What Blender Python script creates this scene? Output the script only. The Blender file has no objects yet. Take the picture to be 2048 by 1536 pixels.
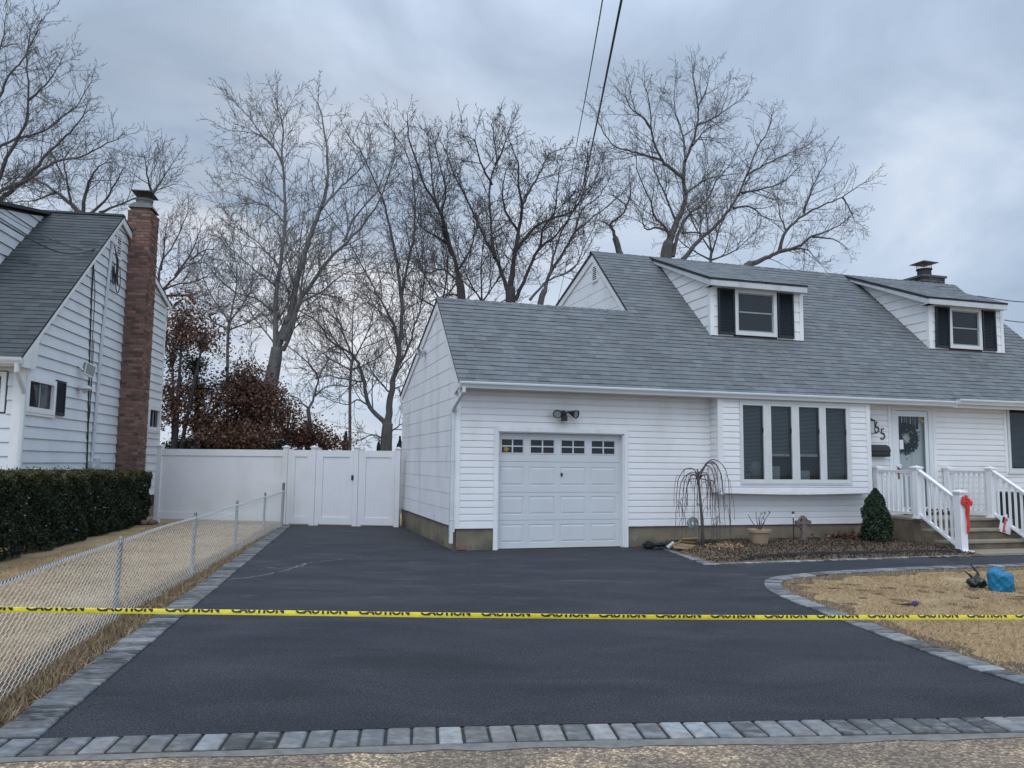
import bpy, math, random
import numpy as np
from mathutils import Vector, Matrix
R = math.radians
SC = bpy.context.scene
COL = SC.collection
rnd = random.Random(7)
NR = np.random.default_rng(7)

# ---------------------------------------------------------------- camera
CAMH = 1.56
F_PX, PITCH, ROLL = 1600.0, R(5.69), R(.613)
FW = Vector((0, math.cos(PITCH), math.sin(PITCH)))
R0 = Vector((1, 0, 0)); U0 = R0.cross(FW)
RT = R0*math.cos(ROLL)+U0*math.sin(ROLL)
UP = -R0*math.sin(ROLL)+U0*math.cos(ROLL)
cd = bpy.data.cameras.new('camera'); cam = bpy.data.objects.new('camera', cd); COL.objects.link(cam)
cam.matrix_world = Matrix(((RT.x, UP.x, -FW.x, 0), (RT.y, UP.y, -FW.y, 0), (RT.z, UP.z, -FW.z, CAMH), (0, 0, 0, 1)))
cd.sensor_width = 36; cd.lens = 36*F_PX/2048; cd.clip_end = 2000; cd.clip_start = .05
SC.camera = cam
CP = Vector((0, 0, CAMH))
def at(px, py, D):
    r = FW+RT*((px-1024)/F_PX)-UP*((py-768)/F_PX)
    return CP+r*(D/r.y)

# ---------------------------------------------------------------- world, sun, exposure
SUN_EL, SUN_ROT = R(52), R(200)
w = bpy.data.worlds.new('World'); SC.world = w; w.use_nodes = True
nt = w.node_tree; nt.nodes.clear()
def N(t, typ, **kw):
    n = t.nodes.new(typ)
    for k, v in kw.items():
        if k.startswith('i_'): n.inputs[int(k[2:])].default_value = v
        else: setattr(n, k, v)
    return n
L = lambda t, a, b: t.links.new(a, b)
def mth(t, op, a, b=None, clamp=False):
    n = t.nodes.new('ShaderNodeMath'); n.operation = op; n.use_clamp = clamp
    for i, x in enumerate((a, b)):
        if x is None: continue
        if isinstance(x, (int, float)): n.inputs[i].default_value = x
        else: t.links.new(x, n.inputs[i])
    return n.outputs[0]
def ramp(t, fac, stops, interp='LINEAR'):
    n = t.nodes.new('ShaderNodeValToRGB'); n.color_ramp.interpolation = interp
    e = n.color_ramp.elements
    while len(e) < len(stops): e.new(.5)
    for k, (p, c) in enumerate(stops):
        e[k].position = p; e[k].color = (c[0], c[1], c[2], 1) if isinstance(c, (tuple, list)) else (c, c, c, 1)
    t.links.new(fac, n.inputs[0]); return n.outputs[0]
def mixc(t, fac, a, b, mode='MIX'):
    n = t.nodes.new('ShaderNodeMix'); n.data_type = 'RGBA'; n.blend_type = mode
    for i, x in ((0, fac), (6, a), (7, b)):
        if isinstance(x, (int, float)): n.inputs[i].default_value = x
        elif isinstance(x, (tuple, list)): n.inputs[i].default_value = (x[0], x[1], x[2], 1)
        else: t.links.new(x, n.inputs[i])
    return n.outputs[2]
tc = N(nt, 'ShaderNodeTexCoord')
sep = N(nt, 'ShaderNodeSeparateXYZ'); L(nt, tc.outputs['Generated'], sep.inputs[0])
zz = mth(nt, 'ADD', mth(nt, 'MAXIMUM', sep.outputs[2], 0.0), .22)
cx = mth(nt, 'DIVIDE', sep.outputs[0], zz); cy = mth(nt, 'DIVIDE', sep.outputs[1], zz)
cb = N(nt, 'ShaderNodeCombineXYZ'); L(nt, cx, cb.inputs[0]); L(nt, cy, cb.inputs[1])
mp = N(nt, 'ShaderNodeMapping'); mp.inputs[1].default_value = (3.1, 1.7, .4); mp.inputs[3].default_value = (1.0, .8, 1.9)
L(nt, tc.outputs['Generated'], mp.inputs[0])
n1 = N(nt, 'ShaderNodeTexNoise'); n1.inputs['Scale'].default_value = 2.7; n1.inputs['Detail'].default_value = 8; n1.inputs['Roughness'].default_value = .54; n1.inputs['Distortion'].default_value = .35
L(nt, mp.outputs[0], n1.inputs[0])
cloud = ramp(nt, n1.outputs[0], [(.32, (.35, .44, .57)), (.44, (.42, .52, .67)), (.54, (.50, .61, .77)), (.64, (.63, .73, .88)), (.75, (.78, .86, .97))])
# warm pale break low behind the trees
d1 = N(nt, 'ShaderNodeVectorMath', operation='DOT_PRODUCT'); L(nt, tc.outputs['Generated'], d1.inputs[0])
gv = (at(640, 640, 1)-CP).normalized(); d1.inputs[1].default_value = gv
glow = mth(nt, 'POWER', mth(nt, 'MAXIMUM', d1.outputs['Value'], 0.0), 36)
n2 = N(nt, 'ShaderNodeTexNoise'); n2.inputs['Scale'].default_value = 3.2; n2.inputs['Detail'].default_value = 4
mp2 = N(nt, 'ShaderNodeMapping'); mp2.inputs[3].default_value = (1, 1, 4.5); L(nt, tc.outputs['Generated'], mp2.inputs[0]); L(nt, mp2.outputs[0], n2.inputs[0])
gl = mth(nt, 'MULTIPLY', glow, ramp(nt, n2.outputs[0], [(.38, 0.0), (.62, 1.0)]))
cloud = mixc(nt, mth(nt, 'MULTIPLY', gl, .95), cloud, (.93, .92, .93))
# brighter thin spot in the cloud deck above the middle trees
d2 = N(nt, 'ShaderNodeVectorMath', operation='DOT_PRODUCT'); L(nt, tc.outputs['Generated'], d2.inputs[0]); d2.inputs[1].default_value = (at(900, 120, 1)-CP).normalized()
br = mth(nt, 'MULTIPLY', mth(nt, 'POWER', mth(nt, 'MAXIMUM', d2.outputs['Value'], 0.0), 45), ramp(nt, n1.outputs[0], [(.35, .2), (.58, 1.0)]))
cloud = mixc(nt, mth(nt, 'MULTIPLY', br, .5), cloud, (.72, .81, .95))
lowm = ramp(nt, sep.outputs[2], [(0.0, 1.0), (.22, 0.0)])
cloud = mixc(nt, mth(nt, 'MULTIPLY', lowm, .45), cloud, (.56, .66, .80))
# overcast sky, with an added boost overhead and behind the viewer to light walls
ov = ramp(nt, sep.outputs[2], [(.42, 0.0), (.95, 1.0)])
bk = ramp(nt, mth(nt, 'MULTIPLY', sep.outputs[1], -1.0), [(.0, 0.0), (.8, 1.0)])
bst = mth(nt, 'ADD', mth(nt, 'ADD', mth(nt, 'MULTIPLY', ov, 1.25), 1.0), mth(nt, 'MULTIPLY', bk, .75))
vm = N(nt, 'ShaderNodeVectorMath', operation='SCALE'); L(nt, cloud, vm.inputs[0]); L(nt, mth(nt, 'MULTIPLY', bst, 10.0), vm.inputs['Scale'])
sky = N(nt, 'ShaderNodeTexSky'); sky.sky_type = 'NISHITA'; sky.sun_disc = False; sky.sun_elevation = SUN_EL; sky.sun_rotation = SUN_ROT
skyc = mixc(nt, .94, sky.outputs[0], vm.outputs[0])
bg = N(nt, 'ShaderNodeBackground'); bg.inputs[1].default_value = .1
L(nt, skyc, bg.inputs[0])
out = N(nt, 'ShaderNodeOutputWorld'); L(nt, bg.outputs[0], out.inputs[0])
sl = bpy.data.lights.new('sun', 'SUN'); sl.energy = .85; sl.angle = R(38); sl.color = (1, .96, .9)
so = bpy.data.objects.new('sun', sl); COL.objects.link(so)
sd = Vector((math.sin(SUN_ROT)*math.cos(SUN_EL), math.cos(SUN_ROT)*math.cos(SUN_EL), math.sin(SUN_EL)))
so.rotation_euler = sd.to_track_quat('Z', 'Y').to_euler(); so.location = sd*60
vs = SC.view_settings; vs.view_transform = 'Standard'; vs.look = 'None'; vs.exposure = 0; vs.gamma = 1; vs.use_curve_mapping = False

# ---------------------------------------------------------------- materials
def newmat(name):
    m = bpy.data.materials.new(name); m.use_nodes = True; t = m.node_tree
    b = t.nodes['Principled BSDF']; return m, t, b
def mat(name, col, rough=.6, var=.12, scale=6, bump=0, bscale=80, shade=False, dirt=None, metal=0, spec=.5, stretch=(1, 1, 1), sv=1.0):
    m, t, b = newmat(name)
    c = N(t, 'ShaderNodeTexCoord'); mpn = N(t, 'ShaderNodeMapping'); mpn.inputs[3].default_value = stretch; mpn.inputs[1].default_value = (.37, .53, .29)
    L(t, c.outputs['Object'], mpn.inputs[0])
    n = N(t, 'ShaderNodeTexNoise'); n.inputs['Scale'].default_value = scale; n.inputs['Detail'].default_value = 6; n.inputs['Roughness'].default_value = .6
    L(t, mpn.outputs[0], n.inputs[0])
    lo = [max(0, x*(1-var)) for x in col]; hi = [min(1, x*(1+var)) for x in col]
    cc = ramp(t, n.outputs[0], [(.3, lo), (.7, hi)])
    if shade:
        a = N(t, 'ShaderNodeAttribute'); a.attribute_name = 'shade'
        vm = N(t, 'ShaderNodeVectorMath', operation='SCALE'); L(t, cc, vm.inputs[0]); L(t, a.outputs['Fac'], vm.inputs['Scale']); cc = vm.outputs[0]
    if dirt:  # (colour, amount, scale, stretch)
        dc, am, ds, dst = dirt
        mp3 = N(t, 'ShaderNodeMapping'); mp3.inputs[3].default_value = dst; mp3.inputs[1].default_value = (.41, .33, .57); L(t, c.outputs['Object'], mp3.inputs[0])
        dn = N(t, 'ShaderNodeTexNoise'); dn.inputs['Scale'].default_value = ds; dn.inputs['Detail'].default_value = 7; L(t, mp3.outputs[0], dn.inputs[0])
        cc = mixc(t, mth(t, 'MULTIPLY', ramp(t, dn.outputs[0], [(.5, 0.0), (.72, 1.0)]), am), cc, dc)
    L(t, cc, b.inputs['Base Color']); b.inputs['Roughness'].default_value = rough; b.inputs['Metallic'].default_value = metal
    b.inputs['Specular IOR Level'].default_value = spec
    if bump:
        bn = N(t, 'ShaderNodeTexNoise'); bn.inputs['Scale'].default_value = bscale; bn.inputs['Detail'].default_value = 5; L(t, mpn.outputs[0], bn.inputs[0])
        bp = N(t, 'ShaderNodeBump'); bp.inputs['Strength'].default_value = bump; bp.inputs['Distance'].default_value = .01
        L(t, bn.outputs[0], bp.inputs['Height']); L(t, bp.outputs[0], b.inputs['Normal'])
    return m
def glassmat(name, tint=(.02, .03, .035), fac=.25):
    m, t, b = newmat(name); t.nodes.remove(b)
    tr = N(t, 'ShaderNodeBsdfTransparent'); tr.inputs[0].default_value = (.80, .83, .83, 1)
    gl = N(t, 'ShaderNodeBsdfGlossy'); gl.inputs[1].default_value = .03; gl.inputs[0].default_value = (.9, .95, 1, 1)
    fr = N(t, 'ShaderNodeFresnel'); fr.inputs[0].default_value = 1.5
    ad = mth(t, 'MULTIPLY', fr.outputs[0], .75)
    mx = N(t, 'ShaderNodeMixShader'); L(t, ad, mx.inputs[0]); L(t, tr.outputs[0], mx.inputs[1]); L(t, gl.outputs[0], mx.inputs[2])
    n = N(t, 'ShaderNodeTexNoise'); n.inputs['Scale'].default_value = 1.3
    bp = N(t, 'ShaderNodeBump'); bp.inputs['Strength'].default_value = .12; bp.inputs['Distance'].default_value = .02; L(t, n.outputs[0], bp.inputs['Height']); L(t, bp.outputs[0], gl.inputs['Normal'])
    L(t, mx.outputs[0], t.nodes['Material Output'].inputs[0]); return m
M = {}
M['vinyl'] = mat('white_vinyl_siding', (.755, .75, .75), .42, .04, 1.2, bump=.35, bscale=2.2, dirt=((.60, .59, .54), .45, 1.5, (1, 1, .6)))
M['side'] = mat('old_white_board_siding', (.74, .745, .76), .6, .05, 2, bump=.1, bscale=60, dirt=((.45, .46, .45), .45, 1.1, (1, 2.2, .6)))
M['trim'] = mat('white_trim', (.74, .75, .75), .4, .05, 3, dirt=((.55, .55, .52), .4, 4, (1, 1, .3)))
M['gutter'] = mat('white_gutter', (.58, .61, .62), .35, .04, 3, dirt=((.5, .52, .52), .5, 5, (.3, 1, 1)))
M['soffit'] = mat('soffit_white', (.62, .62, .61), .6, .05, 3)
M['gdoor'] = mat('garage_door_paint', (.585, .605, .615), .42, .03, 1.5, dirt=((.5, .52, .52), .3, 2, (1, 1, .4)))
M['dark'] = mat('dark_room', (.018, .02, .022), .9, .1)
M['joint'] = mat('dark_joint', (.03, .03, .03), .9, .1)
M['shutter'] = mat('dark_green_shutter', (.007, .012, .017), .55, .15, 20)
M['black'] = mat('black_metal', (.012, .012, .014), .4, .2, 10)
M['blind'] = mat('blind_slats', (.20, .245, .25), .6, .08, 3)
M['curtain'] = mat('pale_curtain', (.35, .36, .38), .8, .25, 18, stretch=(1, 1, .15))
M['glass'] = glassmat('window_glass')
def shingle_mat(name, base):
    return mat(name, base, .9, .14, 9, bump=.35, bscale=220, shade=True, dirt=([x*.6 for x in base], .3, .8, (1, 1, 1)))
M['shing'] = shingle_mat('grey_asphalt_shingle', (.148, .161, .169))
M['shing2'] = shingle_mat('weathered_dark_shingle', (.070, .079, .083))
M['shedge'] = mat('shingle_butt_edge', (.03, .032, .036), .95, .2, 20)
M['brick'] = mat('red_brown_brick', (.16, .087, .064), .85, .22, 14, bump=.3, bscale=90, shade=True)
M['mortar'] = mat('mortar', (.21, .185, .165), .95, .15, 10)
M['gbrick'] = mat('grey_sooty_brick', (.07, .075, .08), .9, .25, 12, shade=True)
M['cement'] = mat('grey_cement', (.13, .135, .13), .9, .15, 8, bump=.2, bscale=50)
M['metal'] = mat('galvanised_metal', (.30, .32, .33), .45, .12, 10, metal=.6)
M['darkmetal'] = mat('dark_cap_metal', (.06, .065, .07), .5, .2, 10, metal=.4)
M['pvc'] = mat('grey_conduit', (.50, .51, .53), .5, .08, 8)
M['wire'] = mat('wire_black', (.02, .022, .025), .6, .1)
M['chain'] = mat('pale_coated_chain_link', (.64, .655, .64), .5, .12, 9)
M['post'] = mat('grey_green_post', (.17, .205, .21), .5, .2, 9, dirt=((.5, .5, .48), .6, 14, (1, 1, 1)))
M['fpost'] = mat('dark_end_post', (.12, .125, .13), .6, .2, 9)
M['pvcf'] = mat('white_pvc_fence', (.70, .70, .72), .4, .03, 1.5, dirt=((.50, .50, .42), .35, 1.3, (1, 1, .7)))
def foundation_mat():
    m = mat('stucco_foundation', (.20, .168, .118), .95, .18, 3, bump=.6, bscale=28, dirt=((.11, .10, .08), .8, 2.2, (1, 1, 1)))
    t = m.node_tree; b = t.nodes['Principled BSDF']; src = b.inputs['Base Color'].links[0].from_socket
    c = N(t, 'ShaderNodeTexCoord'); n = N(t, 'ShaderNodeTexNoise'); n.inputs['Scale'].default_value = 1.3; n.inputs['Detail'].default_value = 9; n.inputs['Roughness'].default_value = .7; mq = N(t, 'ShaderNodeMapping'); mq.inputs[1].default_value = (.3, 5.37, .71); L(t, c.outputs['Object'], mq.inputs[0]); L(t, mq.outputs[0], n.inputs[0])
    s = N(t, 'ShaderNodeSeparateXYZ'); L(t, c.outputs['Object'], s.inputs[0])
    hgt = mth(t, 'SUBTRACT', n.outputs[0], mth(t, 'MULTIPLY', s.outputs[2], .9))
    src = mixc(t, mth(t, 'MULTIPLY', ramp(t, hgt, [(.36, 0.0), (.52, 1.0)]), .7), src, (.055, .062, .045))
    L(t, src, b.inputs['Base Color']); return m
M['found'] = foundation_mat()
M['conc'] = mat('brown_grey_concrete_steps', (.155, .125, .09), .95, .25, 5, bump=.5, bscale=60, dirt=((.07, .06, .048), .7, 3, (1, 1, 1)))
M['conc2'] = mat('pale_concrete_tread', (.26, .225, .165), .95, .15, 6, bump=.3, bscale=80)
M['paver'] = mat('grey_paver', (.135, .138, .138), .92, .32, 13, bump=.6, bscale=55, shade=True, dirt=((.33, .34, .34), .5, 9, (1, 2, 1)))
def paver_tint():
    t = M['paver'].node_tree; b = t.nodes['Principled BSDF']; src = b.inputs['Base Color'].links[0].from_socket
    c = N(t, 'ShaderNodeTexCoord'); mq = N(t, 'ShaderNodeMapping'); mq.inputs[1].default_value = (.3, .37, .71); L(t, c.outputs['Object'], mq.inputs[0])
    n = N(t, 'ShaderNodeTexNoise'); n.inputs['Scale'].default_value = 4.5; n.inputs['Detail'].default_value = 3; L(t, mq.outputs[0], n.inputs[0])
    tint = ramp(t, n.outputs[0], [(.35, (.96, 1.0, 1.05)), (.5, (1, 1, 1)), (.62, (1.08, 1.0, .94))])
    L(t, mixc(t, 1.0, src, tint, 'MULTIPLY'), b.inputs['Base Color'])
paver_tint()
M['grout'] = mat('mortar_edge', (.185, .175, .16), .95, .25, 14, bump=.4)
M['bark'] = mat('grey_bark', (.085, .08, .08), .95, .3, 5, bump=.4, bscale=25, stretch=(1, 1, .3))
M['bark2'] = mat('pale_bark', (.135, .13, .125), .95, .3, 5, bump=.4, bscale=25, stretch=(1, 1, .3))
M['bark3'] = mat('dark_bark', (.05, .044, .046), .95, .3, 5, bump=.4, bscale=25)
M['bark4'] = mat('reddish_twig_bark', (.10, .075, .078), .95, .3, 5)
def leafmat(name, a, b_, c_):
    m, t, b = newmat(name)
    at_ = N(t, 'ShaderNodeAttribute'); at_.attribute_name = 'shade'
    L(t, ramp(t, at_.outputs['Fac'], [(0, a), (.5, b_), (1, c_)]), b.inputs['Base Color'])
    b.inputs['Roughness'].default_value = .75; b.inputs['Specular IOR Level'].default_value = .25; return m
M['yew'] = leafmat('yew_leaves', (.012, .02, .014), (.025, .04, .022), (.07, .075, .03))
M['yewtop'] = leafmat('yew_top_leaves', (.05, .055, .02), (.085, .085, .032), (.12, .11, .05))
M['arb'] = leafmat('arborvitae_leaves', (.014, .028, .018), (.03, .05, .03), (.06, .085, .05))
M['oakl'] = leafmat('dry_oak_leaves', (.045, .026, .02), (.115, .06, .042), (.20, .112, .078))
M['cedar'] = leafmat('dark_evergreen', (.010, .017, .013), (.018, .03, .02), (.035, .05, .034))
M['conif'] = leafmat('far_conifer', (.02, .035, .035), (.03, .05, .05), (.045, .07, .065))
M['straw'] = leafmat('dormant_grass', (.20, .125, .06), (.42, .29, .15), (.60, .445, .255))
M['tuft'] = leafmat('dry_tufts', (.10, .07, .04), (.29, .205, .12), (.48, .36, .22))
M['mulch'] = leafmat('mulch_chips', (.03, .022, .016), (.085, .063, .044), (.20, .155, .11))
M['tape'] = mat('yellow_plastic_tape', (.72, .60, .03), .3, .12, 9, bump=.8, bscale=30)
M['ink'] = mat('black_print', (.012, .012, .012), .5, .1)
M['red'] = mat('red_satin_ribbon', (.62, .035, .025), .35, .12, 12)
M['teal'] = mat('blue_plastic_bag', (.004, .15, .28), .3, .15, 9, bump=.5, bscale=14)
M['bag'] = mat('black_plastic_bag', (.012, .017, .015), .3, .3, 9, bump=.5, bscale=14)
M['purple'] = mat('purple_rag', (.06, .035, .14), .7, .3, 12)
M['pot'] = mat('tan_plastic_pot', (.34, .25, .17), .6, .08, 5, dirt=((.22, .17, .12), .4, 5, (1, 1, 1)))
M['card'] = mat('tan_cardboard', (.38, .27, .155), .85, .12, 8)
M['stone'] = mat('brown_grey_cast_stone', (.15, .115, .11), .9, .25, 12, bump=.4)
M['paper'] = mat('white_paper', (.75, .74, .78), .7, .05)
M['ornament'] = mat('grey_ornament', (.16, .19, .185), .6, .3, 20)
M['cloth'] = mat('black_landscape_fabric', (.012, .012, .013), .85, .3, 12, bump=.4)
M['copper'] = mat('copper_handle', (.25, .09, .05), .4, .2, 12, metal=.5)
M['flesh'] = mat('front_door_paint', (.74, .77, .76), .45, .04, 2)
M['stdoor'] = mat('storm_door_frame', (.66, .69, .70), .4, .04, 2)
M['amber'] = mat('tan_leaf_sticker', (.42, .22, .05), .7, .2, 20)
M['yellow'] = mat('yellow_flowers', (.45, .33, .02), .8, .3, 20)
M['orange'] = mat('rust_flowers', (.30, .10, .03), .8, .3, 20)
M['green'] = mat('green_scrap', (.02, .16, .13), .6, .3, 15)
M['lampw'] = mat('floodlight_lens', (.26, .27, .27), .25, .1, 10)
M['frost'] = mat('lantern_pane', (.46, .47, .46), .3, .1, 10)

def ground_mats():
    # lawn
    m, t, b = newmat('dry_lawn_soil'); c = N(t, 'ShaderNodeTexCoord')
    a = N(t, 'ShaderNodeTexNoise'); a.inputs['Scale'].default_value = 1.1; a.inputs['Detail'].default_value = 8; a.inputs['Roughness'].default_value = .65; L(t, c.outputs['Object'], a.inputs[0])
    f = N(t, 'ShaderNodeTexNoise'); f.inputs['Scale'].default_value = 45; f.inputs['Detail'].default_value = 6; f.inputs['Roughness'].default_value = .75; L(t, c.outputs['Object'], f.inputs[0])
    c1 = ramp(t, a.outputs[0], [(.34, (.24, .155, .075)), (.47, (.39, .27, .145)), (.66, (.49, .355, .20))])
    c2 = ramp(t, f.outputs[0], [(.32, .7), (.5, 1.0), (.7, 1.2)])
    L(t, mixc(t, 1.0, c1, c2, 'MULTIPLY'), b.inputs['Base Color']); b.inputs['Roughness'].default_value = .98
    bp = N(t, 'ShaderNodeBump'); bp.inputs['Strength'].default_value = .8; bp.inputs['Distance'].default_value = .03; L(t, f.outputs[0], bp.inputs['Height']); L(t, bp.outputs[0], b.inputs['Normal'])
    M['lawn'] = m
    # dirt
    m, t, b = newmat('brown_soil'); c = N(t, 'ShaderNodeTexCoord')
    f = N(t, 'ShaderNodeTexNoise'); f.inputs['Scale'].default_value = 22; f.inputs['Detail'].default_value = 8; f.inputs['Roughness'].default_value = .75; L(t, c.outputs['Object'], f.inputs[0])
    L(t, ramp(t, f.outputs[0], [(.35, (.06, .04, .025)), (.5, (.15, .10, .062)), (.68, (.26, .19, .12))]), b.inputs['Base Color']); b.inputs['Roughness'].default_value = .98
    bp = N(t, 'ShaderNodeBump'); bp.inputs['Strength'].default_value = 1; bp.inputs['Distance'].default_value = .03; L(t, f.outputs[0], bp.inputs['Height']); L(t, bp.outputs[0], b.inputs['Normal'])
    M['soil'] = m
    # asphalt
    m, t, b = newmat('new_asphalt'); c = N(t, 'ShaderNodeTexCoord')
    f = N(t, 'ShaderNodeTexNoise'); f.inputs['Scale'].default_value = 75; f.inputs['Detail'].default_value = 5; f.inputs['Roughness'].default_value = .85; L(t, c.outputs['Object'], f.inputs[0])
    mpn = N(t, 'ShaderNodeMapping'); mpn.inputs[2].default_value = (0, 0, .32); mpn.inputs[3].default_value = (.8, 1.7, 1); L(t, c.outputs['Object'], mpn.inputs[0])
    a = N(t, 'ShaderNodeTexNoise'); a.inputs['Scale'].default_value = .9; a.inputs['Detail'].default_value = 9; a.inputs['Distortion'].default_value = .6; a.inputs['Roughness'].default_value = .62; L(t, mpn.outputs[0], a.inputs[0])
    base = ramp(t, a.outputs[0], [(.32, (.0185, .0195, .0235)), (.5, (.0275, .029, .0345)), (.68, (.038, .040, .047))])
    spk = ramp(t, f.outputs[0], [(.38, .3), (.46, .75), (.53, 1.15), (.58, 2.2), (.66, 4.5)])
    cc = mixc(t, 1.0, base, spk, 'MULTIPLY')
    # dusty scuffs in the far half
    mp4 = N(t, 'ShaderNodeMapping'); mp4.inputs[2].default_value = (0, 0, .35); mp4.inputs[3].default_value = (.5, 2.6, 1); L(t, c.outputs['Object'], mp4.inputs[0])
    s = N(t, 'ShaderNodeTexNoise'); s.inputs['Scale'].default_value = 2.3; s.inputs['Detail'].default_value = 9; s.inputs['Roughness'].default_value = .7; s.inputs['Distortion'].default_value = .5; L(t, mp4.outputs[0], s.inputs[0])
    sy = N(t, 'ShaderNodeSeparateXYZ'); L(t, c.outputs['Object'], sy.inputs[0])
    far = ramp(t, mth(t, 'DIVIDE', sy.outputs[1], 20.0), [(.36, 0.0), (.55, 1.0)])
    sc = mth(t, 'MULTIPLY', mth(t, 'MULTIPLY', ramp(t, s.outputs[0], [(.57, 0.0), (.74, 1.0)]), far), .5)
    cc = mixc(t, sc, cc, (.22, .22, .23))
    L(t, cc, b.inputs['Base Color']); b.inputs['Roughness'].default_value = .82; b.inputs['Specular IOR Level'].default_value = .32
    bp = N(t, 'ShaderNodeBump'); bp.inputs['Strength'].default_value = .7; bp.inputs['Distance'].default_value = .006; L(t, f.outputs[0], bp.inputs['Height']); L(t, bp.outputs[0], b.inputs['Normal'])
    M['asph'] = m
    # exposed aggregate concrete
    m, t, b = newmat('pebbled_concrete'); c = N(t, 'ShaderNodeTexCoord')
    v = N(t, 'ShaderNodeTexVoronoi'); v.inputs['Scale'].default_value = 62; L(t, c.outputs['Object'], v.inputs[0])
    v2 = N(t, 'ShaderNodeTexNoise'); v2.inputs['Scale'].default_value = 1.9; v2.inputs['Detail'].default_value = 5; L(t, c.outputs['Object'], v2.inputs[0])
    sx = N(t, 'ShaderNodeSeparateColor'); L(t, v.outputs['Color'], sx.inputs[0])
    peb = ramp(t, sx.outputs[0], [(0, (.10, .08, .062)), (.4, (.20, .155, .115)), (.72, (.34, .265, .19)), (1, (.52, .42, .30))])
    patch = ramp(t, v2.outputs[0], [(.44, (.85, .80, .76)), (.54, (1.2, 1.12, 1.0)), (.60, (1.75, 1.6, 1.35))])
    cc = mixc(t, 1.0, peb, patch, 'MULTIPLY')
    cc = mixc(t, ramp(t, v.outputs['Distance'], [(.30, 0.0), (.62, .6)]), cc, (.13, .11, .09))
    L(t, cc, b.inputs['Base Color']); b.inputs['Roughness'].default_value = .95
    bp = N(t, 'ShaderNodeBump'); bp.inputs['Strength'].default_value = .5; bp.inputs['Distance'].default_value = .006; bp.invert = True; L(t, v.outputs['Distance'], bp.inputs['Height']); L(t, bp.outputs[0], b.inputs['Normal'])
    M['agg'] = m
ground_mats()

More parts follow.
